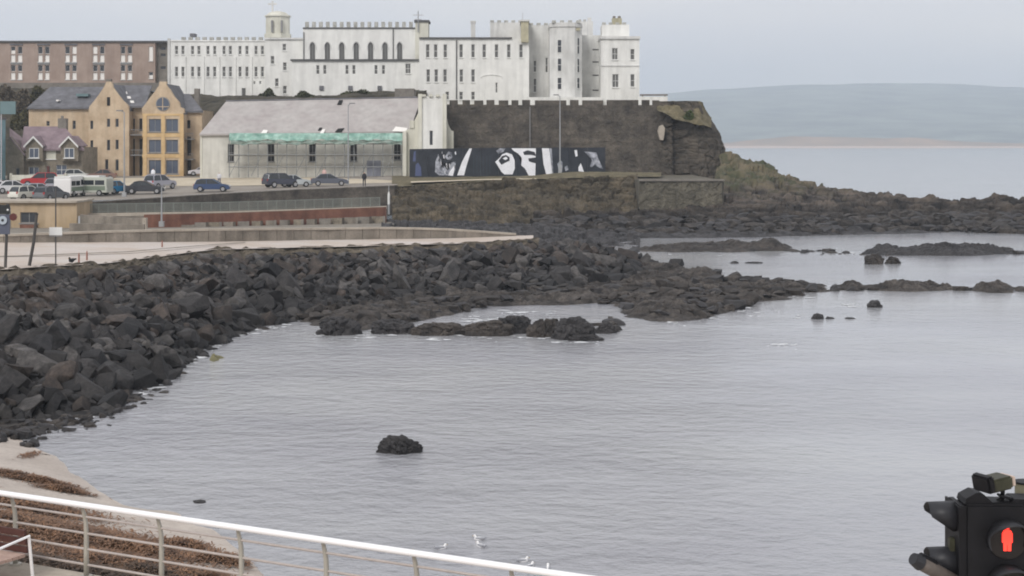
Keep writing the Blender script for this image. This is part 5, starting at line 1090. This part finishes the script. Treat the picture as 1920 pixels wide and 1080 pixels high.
def car(label, px, py, D, kind, col, flip=1, yaw=0., scale=1., z=None):
    D = min((abs(Z(py, d) - gz(px, d)), d) for d in np.linspace(168, 234, 133))[1]
    pr = PROF[kind]; Ln = pr['L'] * scale; hw = .86 if kind != 'van' else .98
    base_ = P(px, py, D); base_.z = gz(px, D) + .035
    name = {'hatch': 'parked_car', 'saloon': 'parked_car', 'suv': 'parked_car', 'van': 'parked_van'}[kind]
    root = empty(name, base_, label, 'van' if kind == 'van' else 'car', 'vehicles in the car park'); root.rotation_euler = (0, 0, yaw)
    paint = plain('car_paint', col, .28, 0, .5)
    paint.node_tree.nodes['Principled BSDF'].inputs['Coat Weight'].default_value = .6
    def lobj(nm, bm, m_, par=root):
        bmesh.ops.recalc_face_normals(bm, faces=bm.faces)
        o = bpy.data.objects.new(nm, mesh_of(nm, bm, m_)); C.objects.link(o); o.parent = par; return o
    bm = B(); prism(bm, [(flip*u*Ln, zz) for u, zz in pr['body']], -hw, hw)
    bmesh.ops.recalc_face_normals(bm, faces=bm.faces); bmesh.ops.bevel(bm, geom=[e for e in bm.edges], offset=.05, segments=2, affect='EDGES'); lobj('body', bm, paint)
    if pr['cab']:
        c_ = pr['cab']; bm = B(); n_ = len(c_)
        def hwz(zz): return hw - .04 - (zz - c_[0][1]) * .32
        A_ = [bm.verts.new((flip*u*Ln, -hwz(zz), zz)) for u, zz in c_]; B_ = [bm.verts.new((flip*u*Ln, hwz(zz), zz)) for u, zz in c_]
        bm.faces.new(A_); bm.faces.new(B_)
        for i in range(n_): bm.faces.new((A_[i], B_[i], B_[(i+1) % n_], A_[(i+1) % n_]))
        lobj('glasshouse', bm, M_cglass)
        bm = B(); top = c_[-3:-1] if n_ == 5 else c_[1:3]; (u0, z0), (u1, z1) = c_[-3], c_[-2]
        uu0, uu1 = c_[2][0] - .02, c_[3][0] + .01; zt = c_[2][1]
        box(bm, min(flip*uu0*Ln, flip*uu1*Ln), max(flip*uu0*Ln, flip*uu1*Ln), -hwz(zt) - .02, hwz(zt) + .02, zt - .03, zt + .035); lobj('roof', bm, paint)
        for s in (-1, 1):
            for (a, b) in ((0, 1), (1, 2), (3, 4)):
                bm = B(); tube(bm, [(flip*c_[a][0]*Ln, s*(hwz(c_[a][1])+.005), c_[a][1]), (flip*c_[b][0]*Ln, s*(hwz(c_[b][1])+.005), c_[b][1])], .045, 5); lobj('pillar', bm, paint)
            bm = B(); um = (c_[2][0] + c_[3][0])/2; tube(bm, [(flip*um*Ln, s*(hwz(.93)), c_[0][1]), (flip*um*Ln, s*(hwz(zt)), zt)], .04, 5); lobj('pillar', bm, paint)
    else:
        for s in (-1, 1):
            bm = B(); prism(bm, [(flip*.14*Ln, 1.25), (flip*.33*Ln, 1.25), (flip*.26*Ln, 1.85), (flip*.14*Ln, 1.85)], s*hw - .01*s, s*(hw + .015)); lobj('side_window', bm, M_cglass)
        bm = B(); q = [(.262, 1.93), (.368, 1.3)]; poly3(bm, [(flip*q[0][0]*Ln + flip*.04, -hw*.85, q[0][1]), (flip*q[0][0]*Ln + flip*.04, hw*.85, q[0][1]), (flip*q[1][0]*Ln + flip*.04, hw*.9, q[1][1]), (flip*q[1][0]*Ln + flip*.04, -hw*.9, q[1][1])]); lobj('windscreen', bm, M_cglass)
    if 'camper' in label:
        for s in (-1, 1):
            for (ua, ub) in ((-.44, -.2), (-.17, .08)):
                bm = B(); prism(bm, [(flip*ua*Ln, 1.2), (flip*ub*Ln, 1.2), (flip*ub*Ln, 1.72), (flip*ua*Ln, 1.72)], s*hw - .01*s, s*(hw + .012)); lobj('side_window', bm, M_cglass)
            bm = B(); prism(bm, [(flip*-.46*Ln, .6), (flip*.3*Ln, .6), (flip*.3*Ln, 1.08), (flip*-.46*Ln, 1.08)], s*hw - .01*s, s*(hw + .008)); lobj('green_side_panel', bm, plain('dull_green', (.16, .20, .15), .5))
        bm = B(); box(bm, -.49*Ln, .3*Ln, -hw*.95, hw*.95, 2.04, 2.22); lobj('raised_roof', bm, M_framew)
    rw_ = .33 if kind != 'suv' else .37
    for u in (-.31, .31):
        for s in (-1, 1):
            bm = B(); disc(bm, (0, 0, 0), rw_, -.1, .1, 16); o = lobj('wheel', bm, M_tyre); o.location = (flip*u*Ln, s*(hw - .06), rw_)
            bm = B(); disc(bm, (0, 0, 0), rw_*.6, -.02, .02, 10); r_ = lobj('rim', bm, M_rim, o); r_.location = (0, s*.095, 0)
    for s in (-1, 1):
        bm = B(); box(bm, -.04, .04, -.14, .14, -.07, .07); o = lobj('headlight', bm, M_lamp); o.location = (flip*.487*Ln, s*(hw - .22), .68 if kind != 'suv' else .82)
        bm = B(); box(bm, -.03, .03, -.1, .1, -.12, .12); o = lobj('tail_light', bm, M_tail); o.location = (-flip*.492*Ln, s*(hw - .16), .78 if kind != 'suv' else .92)
    return root
car('metallic blue car parked alone at the middle of the car park edge', 398, 360, 195, 'hatch', (.035, .065, .15), 1, R(4), 1.06)
car('dark navy people carrier facing the hall, front of its pair', 528, 352, 194, 'suv', (.03, .035, .06), 1, R(35))
car('silver saloon nose to tail with the navy people carrier', 553, 351, 198, 'saloon', (.42, .45, .46), 1, R(12), .92)
car('dull grey blue car in front of the scaffolded hall, beside the lamp', 618, 349, 199, 'saloon', (.10, .11, .14), 1, R(8))
car('black hatchback parked beside the bright blue car', 272, 364, 184, 'saloon', (.02, .022, .03), 1, R(6))
car('bright blue car between the black hatchback and the cream van', 216, 364, 183, 'hatch', (.03, .22, .42), 1, R(60), .9)
car('cream camper van with dull green side by the shelter end', 170, 367, 178, 'van', (.48, .50, .44), -1, R(-8), .9)
car('white van standing end on next to the camper van', 132, 369, 177, 'van', (.75, .74, .73), 1, R(80), .8)
car('red car behind the row of silver cars', 74, 350, 196, 'suv', (.42, .02, .025), -1, R(15))
car('silver blue car in the middle of the crowded row by the shelter', 74, 370, 179, 'hatch', (.40, .46, .52), 1, R(40))
car('dark grey hatchback, nearest the shelter roof of the crowded row', 96, 376, 170, 'hatch', (.12, .13, .14), 1, R(65))
car('white car with cream bonnet at the front of the crowded row', 52, 375, 172, 'hatch', (.70, .69, .62), 1, R(55))
car('pale silver car near the edge of the car park by the teal house', 28, 363, 182, 'saloon', (.62, .62, .64), 1, R(20))
car('white saloon half out of view at the car park corner', -4, 361, 184, 'saloon', (.72, .72, .72), 1, R(10))
car('grey car behind the crowded row, below the house door', 112, 358, 190, 'hatch', (.28, .28, .31), 1, R(70))
car('lilac grey car parked before the apartment building, beside the black hatchback', 300, 355, 193, 'suv', (.42, .42, .48), 1, R(60), .9)
car('silver car parked at the corner where hall meets apartments', 380, 330, 224, 'saloon', (.60, .58, .60), -1, R(5), .9)
car('white hatchback parked at the hall end beside the silver car', 418, 331, 220, 'hatch', (.72, .72, .66), 1, R(3), 1.05)
car('brown car parked close under the apartment building', 190, 338, 222, 'saloon', (.20, .12, .10), -1, R(8), .9)
car('white car parked by the garden wall pier', 146, 338, 220, 'hatch', (.62, .63, .60), 1, R(15), .95)

# ------------------------------------------------------------------ posts, lamps, people, birds
def lamp_post(label, px, yb, yt, D, arm=1, h_extra=0, base_=False):
    b_ = P(px, yb, D); t_ = P(px, yt, D); root = empty('lamp_post', b_, label, 'lamp post')
    bm = B(); tube(bm, [b_, b_.lerp(t_, .5), t_], [.10, .075, .05], 8); obj('pole', bm, M_metal, root)
    bm = B(); box(bm, b_.x - .22, b_.x + .22, b_.y - .22, b_.y + .22, b_.z, b_.z + (1.6 if base_ else .5)); obj('base_cabinet', bm, M_metal, root)
    bm = B(); tube(bm, [t_ - Vector((0, 0, .1)), t_ + Vector((arm*.3, 0, .15)), t_ + Vector((arm*.5, 0, .15))], .05, 6); obj('arm', bm, M_metal, root)
    bm = B(); box(bm, t_.x + arm*.5 - .35, t_.x + arm*.5 + .35, t_.y - .15, t_.y + .15, t_.z + .08, t_.z + .22); obj('lamp_head', bm, M_framed, root)
lamp_post('tall pale lamp post standing in front of the mural hoarding', 1050, 332, 180, 208, -1, 0, True)
lamp_post('thin grey lamp post beside the parked car before the scaffolding', 653, 352, 196, 197, 1)
lamp_post('thin lamp post at the car park edge before the yellow gables', 233, 369, 210, 176, -1)
lamp_post('lamp post rising by the red wall near the black hatchback', 303, 425, 350, 150, 1)
WP = empty('marker_post', P(729, 402, 176), 'white topped marker post at the end of the red wall', 'post')
bm = B(); p_ = P(729, 402, 176); tube(bm, [p_, p_ + Vector((0, 0, 1.1))], .12, 8); obj('shaft', bm, M_metal, WP)
bm = B(); tube(bm, [p_ + Vector((0, 0, 1.1)), p_ + Vector((0, 0, 2.2)), p_ + Vector((0, 0, 2.5))], [.13, .13, .05], 8); obj('white_sleeve', bm, M_framew, WP)
bm = B(); tube(bm, [p_ + Vector((0, 0, 2.5)), p_ + Vector((0, 0, 3.2))], .04, 6); obj('top_rod', bm, M_metal, WP)

def person(label, px, py, D, top_c, leg_c, stride=.12):
    D = min((abs(Z(py, d) - gz(px, d)), d) for d in np.linspace(168, 234, 133))[1]; b_ = P(px, py, D); b_.z = gz(px, D) + .03; root = empty('person', b_, label, 'person')
    pts = [(0,0,.95),(0,0,1.2),(0,0,1.42),(0,0,1.52),(0,-.01,1.66),(-.19,0,1.40),(-.24,.02,1.15),(-.22,-.06,.90),(.19,0,1.40),(.24,-.02,1.15),(.22,-.08,.90),(-.10,0,.90),(-.11,-stride*.5,.5),(-.11,-stride,.05),(-.11,-stride-.14,.03),(.10,0,.90),(.11,stride*.5,.5),(.11,stride,.05),(.11,stride-.14,.03)]
    ed = [(0,1),(1,2),(2,3),(3,4),(2,5),(5,6),(6,7),(2,8),(8,9),(9,10),(0,11),(11,12),(12,13),(13,14),(0,15),(15,16),(16,17),(17,18)]
    rad = [.15,.16,.15,.06,.105,.075,.055,.04,.075,.055,.04,.10,.07,.05,.045,.10,.07,.05,.045]
    me = bpy.data.meshes.new('body'); me.from_pydata(pts, ed, []); o = bpy.data.objects.new('body', me); C.objects.link(o); o.parent = root
    md = o.modifiers.new('skin', 'SKIN'); me.skin_vertices[0].data[0].use_root = True
    for i, r_ in enumerate(rad): me.skin_vertices[0].data[i].radius = (r_ * (1.25 if i in (0,1,2) else 1), r_)
    o.modifiers.new('sub', 'SUBSURF').levels = 1; o.modifiers['sub'].render_levels = 1
    # clothing colours by height
    m_ = bpy.data.materials.new('clothed_figure'); m_.use_nodes = True; t = m_.node_tree; g = t.nodes.new('ShaderNodeTexCoord'); s = t.nodes.new('ShaderNodeSeparateXYZ'); t.links.new(g.outputs['Object'], s.inputs[0])
    cr_ = t.nodes.new('ShaderNodeValToRGB'); cr_.color_ramp.interpolation = 'CONSTANT'; mr = t.nodes.new('ShaderNodeMath'); mr.operation = 'DIVIDE'; mr.inputs[1].default_value = 1.8; t.links.new(s.outputs['Z'], mr.inputs[0]); t.links.new(mr.outputs[0], cr_.inputs[0])
    e = cr_.color_ramp.elements; e[0].color = (*leg_c, 1); e[0].position = 0; e[1].position = .52; e[1].color = (*top_c, 1)
    x = e.new(.845); x.color = (.45, .28, .2, 1); x = e.new(.94); x.color = (.05, .03, .02, 1)
    t.links.new(cr_.outputs[0], t.nodes['Principled BSDF'].inputs['Base Color']); t.nodes['Principled BSDF'].inputs['Roughness'].default_value = .85
    me.materials.append(m_)
person('person in dark coat standing at the car park edge before the hall', 683, 350, 193, (.02, .02, .025), (.02, .02, .03))
person('person in a white top walking past the apartment building', 287, 340, 212, (.72, .74, .80), (.10, .11, .16))
person('person in a pale pink jacket standing near the hall scaffolding', 608, 341, 208, (.55, .38, .36), (.12, .10, .10))
person('person in grey beside the hall corner behind the blue car', 411, 349, 204, (.62, .62, .64), (.15, .15, .18), .2)

def bird(label, loc, yaw, bodyc, wingc, s=1., name='gull', cat='gull', stand=False):
    root = empty(name, loc, label, cat); root.rotation_euler = (0, 0, yaw)
    bm = B(); bmesh.ops.create_uvsphere(bm, u_segments=14, v_segments=10, radius=1)
    for v in bm.verts:
        x, y, z = v.co; tail = max(0, -x); hd = max(0, x)
        v.co = Vector((x*.20, y*.075*(1 - .5*tail), z*.075*(1 - .35*tail) + .05 + .05*tail**2)) * s
    n0 = len(bm.verts); r_ = bmesh.ops.create_uvsphere(bm, u_segments=10, v_segments=8, radius=.045*s)
    bmesh.ops.translate(bm, verts=r_['verts'], vec=(.17*s, 0, .15*s)); tube(bm, [(.12*s, 0, .07*s), (.165*s, 0, .14*s)], [.055*s, .035*s], 8)
    o = bpy.data.objects.new('body', mesh_of('body', bm, bodyc, True)); C.objects.link(o); o.parent = root
    for sd_ in (-1, 1):
        bm = B(); bmesh.ops.create_uvsphere(bm, u_segments=12, v_segments=6, radius=1)
        for v in bm.verts: v.co = Vector((v.co.x*.19 - .05, sd_*.055 + v.co.y*.03, v.co.z*.045 + .085 + max(0, -v.co.x)*.02)) * s
        o = bpy.data.objects.new('wing', mesh_of('wing', bm, wingc, True)); C.objects.link(o); o.parent = root
    bm = B(); tube(bm, [(.205*s, 0, .148*s), (.26*s, 0, .138*s)], [.014*s, .004*s], 6); o = bpy.data.objects.new('beak', mesh_of('beak', bm, plain('beak', (.45, .28, .05), .5))); C.objects.link(o); o.parent = root
    if stand:
        for sd_ in (-1, 1): bm = B(); tube(bm, [(0, sd_*.03*s, -.12*s), (.01*s, sd_*.03*s, .02*s)], .008*s, 5); o = bpy.data.objects.new('leg', mesh_of('leg', bm, M_framed)); C.objects.link(o); o.parent = root
M_gw = plain('gull_white', (.82, .82, .82), .7); M_gg = plain('gull_grey', (.32, .33, .36), .7); M_crow = plain('crow_black', (.012, .012, .015), .5)
for lb, px, py, yw in (('white gull on the water, farthest along the handrail towards the beach', 826, 1029, .3), ('upper of two gulls swimming one behind the other', 899, 1012, 2.9), ('lower of two gulls swimming one behind the other', 902, 1025, 2.4),
                     ('larger looking gull with grey wings just above the handrail', 979, 1053, .1), ('gull facing seaward, half hidden by the handrail', 992, 1064, .8), ('white gull nearest the signal, head above the handrail', 1027, 1068, 1.5)):
    D_ = DG(py); bird(lb, (X(px, D_), D_, -.015), yw, M_gw, M_gg, .72)
D_ = DG(496, 3.85); bird('black crow standing on the pale paving behind the boulders', (X(135, D_), D_, 3.99), -1.9, M_crow, M_crow, 1.3, 'crow', 'crow', True)
# small orange cone and posts on the paving
for lb, px, py, hh in (('little red post on the paving beside the crow', 148, 492, .5), ('little orange post on the paving, right of the red one', 163, 488, .5), ('dark reddish post by the kerb at the paving end', 304, 464, .45)):
    D_ = DG(py, 3.75 if px < 200 else 3.45); q = Vector((X(px, D_), D_, 3.75 if px < 200 else 3.45)); bm = B(); tube(bm, [q, q + Vector((0, 0, hh*.8)), q + Vector((0, 0, hh))], [.05, .045, .02], 8); o = obj('bollard', bm, plain('faded_red', (.28, .13, .10), .7)); tag(o, lb, 'bollard')

# signs on the left
M_pole = mat('grey_brown_pole', (.10, .095, .09), .6, .15, 2, metal=.3); M_black = plain('black_panel', (.012, .014, .014), .5)
D_ = 78.5; SG = empty('road_sign', P(10, 503, D_), 'black topped sign with a pale round disc on a leaning post', 'sign')
bm = B(); tube(bm, [P(10, 503, D_), P(14.5, 382, D_)], .075, 8); obj('post', bm, M_pole, SG)
bm = B(); box(bm, X(-14, D_), X(20, D_), D_ - .2, D_ - .1, Z(401, D_), Z(384, D_)); obj('black_panel', bm, M_black, SG)
bm = B(); box(bm, X(-14, D_), X(20, D_), D_ - .18, D_ - .1, Z(439, D_), Z(402, D_)); obj('blue_grey_panel', bm, plain('blue_grey_panel', (.09, .10, .14), .6), SG)
bm = B(); disc(bm, P(8, 412.5, D_), .21, D_ - .26, D_ - .21, 20); dd = obj('round_disc', bm, plain('pale_disc', (.42, .47, .52), .5), SG)
bm = B(); disc(bm, P(8, 412.5, D_), .07, D_ - .27, D_ - .262, 12); obj('disc_mark', bm, M_black, dd)
bm = B(); disc(bm, P(27, 406.5, D_), .19, D_ - .2, D_ - .15, 8); obj('dark_red_disc', bm, plain('dark_red', (.10, .02, .018), .5), SG)
bm = B(); tube(bm, [P(14, 406, D_) - Vector((0, .13, 0)), P(27, 406, D_) - Vector((0, .13, 0))], .03, 6); obj('bracket', bm, M_pole, SG)
bm = B(); disc(bm, P(17, 393, D_), .05, D_ - .22, D_ - .205, 12); obj('white_mark', bm, M_framew, SG)
D_ = 79.5; S2 = empty('leaning_post', P(55, 498, D_), 'plain brown post leaning towards the shelter, next to the round sign', 'post')
bm = B(); tube(bm, [P(55, 498, D_), P(63, 455, D_), P(69, 402, D_)], [.085, .08, .07], 8); obj('shaft', bm, M_pole, S2)
bm = B(); tube(bm, [P(69, 402, D_), P(69.2, 400, D_)], .085, 8); obj('cap', bm, M_black, S2)
D_ = 80.5; S3 = empty('plate_sign', P(104.5, 498, D_), 'small blank white plate on a tall thin pole', 'sign')
bm = B(); tube(bm, [P(104.5, 498, D_), P(104.5, 352, D_)], .035, 8); obj('pole', bm, M_pole, S3)
bm = B(); box(bm, X(93, D_), X(117, D_), D_ - .06, D_ - .04, Z(441, D_), Z(426, D_)); obj('plate', bm, M_framew, S3)
bm = B(); box(bm, X(93, D_), X(117, D_), D_ - .055, D_ - .045, Z(443.5, D_), Z(442, D_)); obj('plate_edge', bm, M_framed, S3)

# ------------------------------------------------------------------ stainless railing in front
M_steel = plain('brushed_stainless', (.93, .93, .94), .28, .25, .8); M_post = mat('dull_steel', (.42, .40, .35), .5, .1, 6, metal=.35)
M_wire = mat('rail_wire', (.46, .41, .38), .4, .1, 6, metal=.3)
RA = empty('promenade_railing', along(0, 0, ZP), 'curved stainless steel promenade railing in front of the sea', 'railing')
ZT = ZP + 1.065
bm = B(); tube(bm, [along(s, 0, ZT) for s in (-12, -6, 0, 6, 12, 20)], .038, 16); obj('handrail', bm, M_steel, RA, True)
sp = 1.085; s0 = -.12
def s_of_px(px):       # distance along the rail seen at px
    lo, hi = -12, 20
    for _ in range(40):
        md = (lo+hi)/2; q = along(md)
        if CX + q.x*F/q.y < px: lo = md
        else: hi = md
    return (lo+hi)/2
ss = [s_of_px(p) for p in (145, 285, 430, 592, 768)]; sp = (ss[-1] - ss[0]) / 4
def rail_profile(h): # inward bow of the posts, metres towards the sea at height h (0..1.1)
    return -.16 * max(0, (h - .62) / .48) ** 1.6
for k in range(-6, 14):
    s = ss[0] + sp * (k)
    bm = B(); pts = [along(s, rail_profile(h)+.16 - .0, ZP + .1 + h) for h in (0, .3, .55, .7, .8, .9, .985)]
    for off in (-.02,):
        wv = [.034, .034, .032, .030, .028, .024, .02]
        tube(bm, pts, wv, 8)
    po = obj('post', bm, M_post, RA, True)
    bm = B(); tube(bm, [along(s, .16, ZP + .1), along(s, .16, ZP + .125)], .08, 12); obj('base_plate', bm, M_post, po)
for h in (.16, .36, .56, .78):
    bm = B(); tube(bm, [along(s, rail_profile(h)+.16, ZP + .1 + h) for s in (-12, -6, 0, 6, 12, 20)], .016, 8); obj('rail_wire', bm, M_wire, RA, True)

# bench at the railing
BE = empty('bench', along(-.3, -.7, ZP), 'wooden bench with dark red back slats and steel arm by the railing', 'bench')
M_slat = mat('dark_red_wood', (.075, .03, .024), .6, .25, 5); M_seat = mat('weathered_pink_wood', (.42, .29, .25), .7, .15, 5, (.50, .37, .31))
sB = s_of_px(44) + .30
for k, (o_, z_) in enumerate(((-.28, .68), (-.26, .57), (-.24, .46))):
    bm = B(); strip(bm, sB - 1.8, sB, o_, o_ + .04, ZP + z_ - .045, ZP + z_ + .035); obj('slat', bm, M_slat, BE)
for k in range(5):
    bm = B(); strip(bm, sB - 1.8, sB + .02, -.82 + k*.11, -.725 + k*.11, ZP + .38, ZP + .42); obj('slat', bm, M_seat, BE)
for s in (sB - 1.7, sB + .1):
    bm = B(); tube(bm, [along(s, -.86, ZP), along(s, -.86, ZP + .60), along(s, -.30, ZP + .66), along(s, -.22, ZP + .02)], .022, 8); obj('arm_frame', bm, M_steel, BE)

# ------------------------------------------------------------------ traffic signal at the kerb
D_ = 8.0; k_ = D_/F
TL = empty('traffic_signal', (X(1925, 8.25), 8.25, ZP), 'black pedestrian traffic signal showing a red standing figure', 'traffic signal')
M_sblack = mat('black_signal_plastic', (.006, .006, .008), .55, .3, 20, spec=.3, fine=.3); M_hood = mat('grey_hood', (.024, .025, .029), .5, .2, 20, spec=.35)
bm = B(); tube(bm, [(X(1924, 8.25), 8.25, ZP), (X(1924, 8.25), 8.25, Z(905, 8.25))], .057, 16); obj('pole', bm, mat('olive_grey_pole', (.13, .12, .08), .7, .15, 8), TL, True)
bm = B(); tube(bm, [(X(1924, 8.25), 8.25, Z(905, 8.25)), (X(1924, 8.25), 8.25, Z(902, 8.25))], .062, 16); obj('pole_cap', bm, M_sblack, TL)
bm = B(); box(bm, X(1808, D_), X(1962, D_), D_ - .02, D_ + .16, Z(1160, D_), Z(944, D_)); bmesh.ops.bevel(bm, geom=list(bm.edges), offset=.012, segments=2, affect='EDGES'); hd = obj('pedestrian_head', bm, M_sblack, TL)
bm = B(); prism(bm, [(X(a, D_), Z(b, D_)) for a, b in [(1808, 945), (1811, 935), (1830, 925), (1846, 928), (1860, 942), (1896, 943), (1904, 936), (1962, 937), (1962, 945)]], D_ - .0, D_ + .14); obj('top_cover', bm, M_sblack, TL)
bm = B(); box(bm, X(1799, D_), X(1808, D_), D_ - .01, D_ + .2, Z(1160, D_), Z(948, D_)); obj('side_housing', bm, M_sblack, TL)
def hood_ring(cx_, cy_, name='lens_hood'):
    bm = B(); c = P(cx_, cy_, D_); n = 20; r0, r1 = .098, .104
    ring = []
    for i in range(n + 1):
        a = R(-25 + 230*i/n); dd_ = .02 + .13 * max(0.25, math.sin(max(0, min(math.pi, a))))
        ring.append([(c.x + r*math.cos(a), y_, c.z + r*math.sin(a)) for r in (r0, r1) for y_ in (D_ - .02, D_ - .02 - dd_)])
    vs = [[bm.verts.new(p) for p in q] for q in ring]
    for i in range(n):
        a, b = vs[i], vs[i+1]
        for (j, k2) in ((0, 1), (1, 3), (3, 2), (2, 0)): bm.faces.new((a[j], a[k2], b[k2], b[j]))
    bmesh.ops.recalc_face_normals(bm, faces=bm.faces); return obj(name, bm, M_hood, TL, True)
hood_ring(1886, 1010); hood_ring(1886, 1094)
bm = B(); disc(bm, P(1886, 1010, D_), .097, D_ - .028, D_ - .021, 28); ln = obj('red_lens', bm, plain('dark_lens', (.01, .008, .008), .2), TL)
bm = B(); disc(bm, P(1886, 1094, D_), .097, D_ - .028, D_ - .021, 28); obj('green_lens', bm, plain('dark_lens_low', (.006, .010, .008), .2), TL)
M_glow = plain('red_lamp_glow', (.9, .05, .03), .5, emit=(1.0, .045, .028), es=1.25)
bm = B(); c = P(1885, 1006, D_); y_ = (D_ - .034, D_ - .029)
def fig(pts):
    prism(bm, [(c.x + a*k_*.85, c.z - b*k_) for a, b in pts], *y_)
disc(bm, (c.x, 0, c.z + 21.5*k_), 5.2*k_, *y_, 14)
bm2 = bm
fig([(-11.5, -8), (-8, -14), (-3, -16), (3, -16), (8, -14), (11.5, -8), (11.5, 8), (8.5, 9), (8, 24), (1, 24), (0.5, 12), (-.5, 12), (-1, 24), (-8, 24), (-8.5, 9), (-11.5, 8)])
obj('red_figure', bm, M_glow, ln)
# detector on top
def oriented(name, c, size, rx, ry, rz, m_, parent, bev=.01):
    bm = B(); box(bm, -size[0]/2, size[0]/2, -size[1]/2, size[1]/2, -size[2]/2, size[2]/2); bmesh.ops.bevel(bm, geom=list(bm.edges), offset=bev, segments=2, affect='EDGES')
    bmesh.ops.transform(bm, verts=bm.verts, matrix=Matrix.Translation(c) @ Matrix.Rotation(rz, 4, 'Z') @ Matrix.Rotation(ry, 4, 'Y') @ Matrix.Rotation(rx, 4, 'X')); return obj(name, bm, m_, parent)
M_olive = mat('olive_detector', (.045, .045, .028), .5, .3, 20)
DT = empty('detector', P(1864, 925, D_), 'boxy vehicle detector camera on top of the traffic signal', 'detector')
oriented('housing', P(1866, 905, 8.05), (.135, .12, .066), 0, R(-6), R(25), M_olive, DT)
oriented('front_hood', P(1844, 906, 7.99), (.045, .13, .085), 0, R(-12), R(25), M_sblack, DT)
oriented('rear_cap', P(1889, 899, 8.08), (.02, .10, .05), 0, R(-6), R(25), plain('pale_cap', (.55, .45, .38), .5), DT, .004)
bm = B(); tube(bm, [P(1880, 915, 8.06), P(1880, 934, 8.06), P(1864, 944, 8.06)], .012, 8); obj('stem', bm, M_sblack, DT)
oriented('bracket', P(1884, 931, 8.05), (.07, .05, .012), 0, R(14), 0, M_sblack, DT, .003)
# vehicle head seen edge on: visors pointing left
def visor(cy_, h_px, l_px):
    bm = B(); n = 14; r = h_px*k_/2; x0 = X(1803, D_); yc = D_ + .10; c_z = Z(cy_, D_)
    A_, B_ = [], []
    for i in range(n + 1):
        a = R(-40 + 260*i/n); s_ = math.sin(a); ext = l_px*k_ * (1.0 - .08*max(0, s_ - .5) if s_ > .35 else .12 + .88 * max(0, (s_ + .77)/1.12))
        A_.append(bm.verts.new((x0, yc + r*math.cos(a), c_z + r*s_))); B_.append(bm.verts.new((x0 - ext, yc + r*.93*math.cos(a), c_z + r*.93*s_ + .0)))
    for i in range(n): bm.faces.new((A_[i], A_[i+1], B_[i+1], B_[i]))
    o = obj('visor', bm, M_hood, TL, True); md = o.modifiers.new('thick', 'SOLIDIFY'); md.thickness = .004
visor(980, 62, 56); visor(1066, 62, 56); visor(1150, 62, 56)
oriented('spacer_bracket', P(1790, 1021, 8.08), (.06, .05, .07), 0, 0, 0, M_olive, TL, .004)
bm = B(); box(bm, X(1796, D_), X(1800, D_), D_ - .02, D_ + .24, Z(1170, D_), Z(950, D_)); obj('backing_board', bm, M_sblack, TL)
D2 = empty('detector', P(1760, 1085, D_), 'grey tube shaped detector angled up beside the traffic signal', 'detector')
bm = B(); a_, b_ = P(1720, 1052, 7.9), P(1800, 1096, 8.0); tube(bm, [a_, b_], .036, 14); obj('barrel', bm, mat('brown_grey_barrel', (.10, .085, .075), .5, .2, 20), D2, True)
bm = B(); d_ = (b_ - a_).normalized(); tube(bm, [a_ - d_*.03, a_ + d_*.02], [.030, .041], 14); obj('front_ring', bm, M_hood, D2)
bm = B(); tube(bm, [a_ + d_*.02 + Vector((0, 0, .03)), a_ + d_*.12 + Vector((0, 0, .034))], .022, 10); obj('sun_shield', bm, M_sblack, D2)
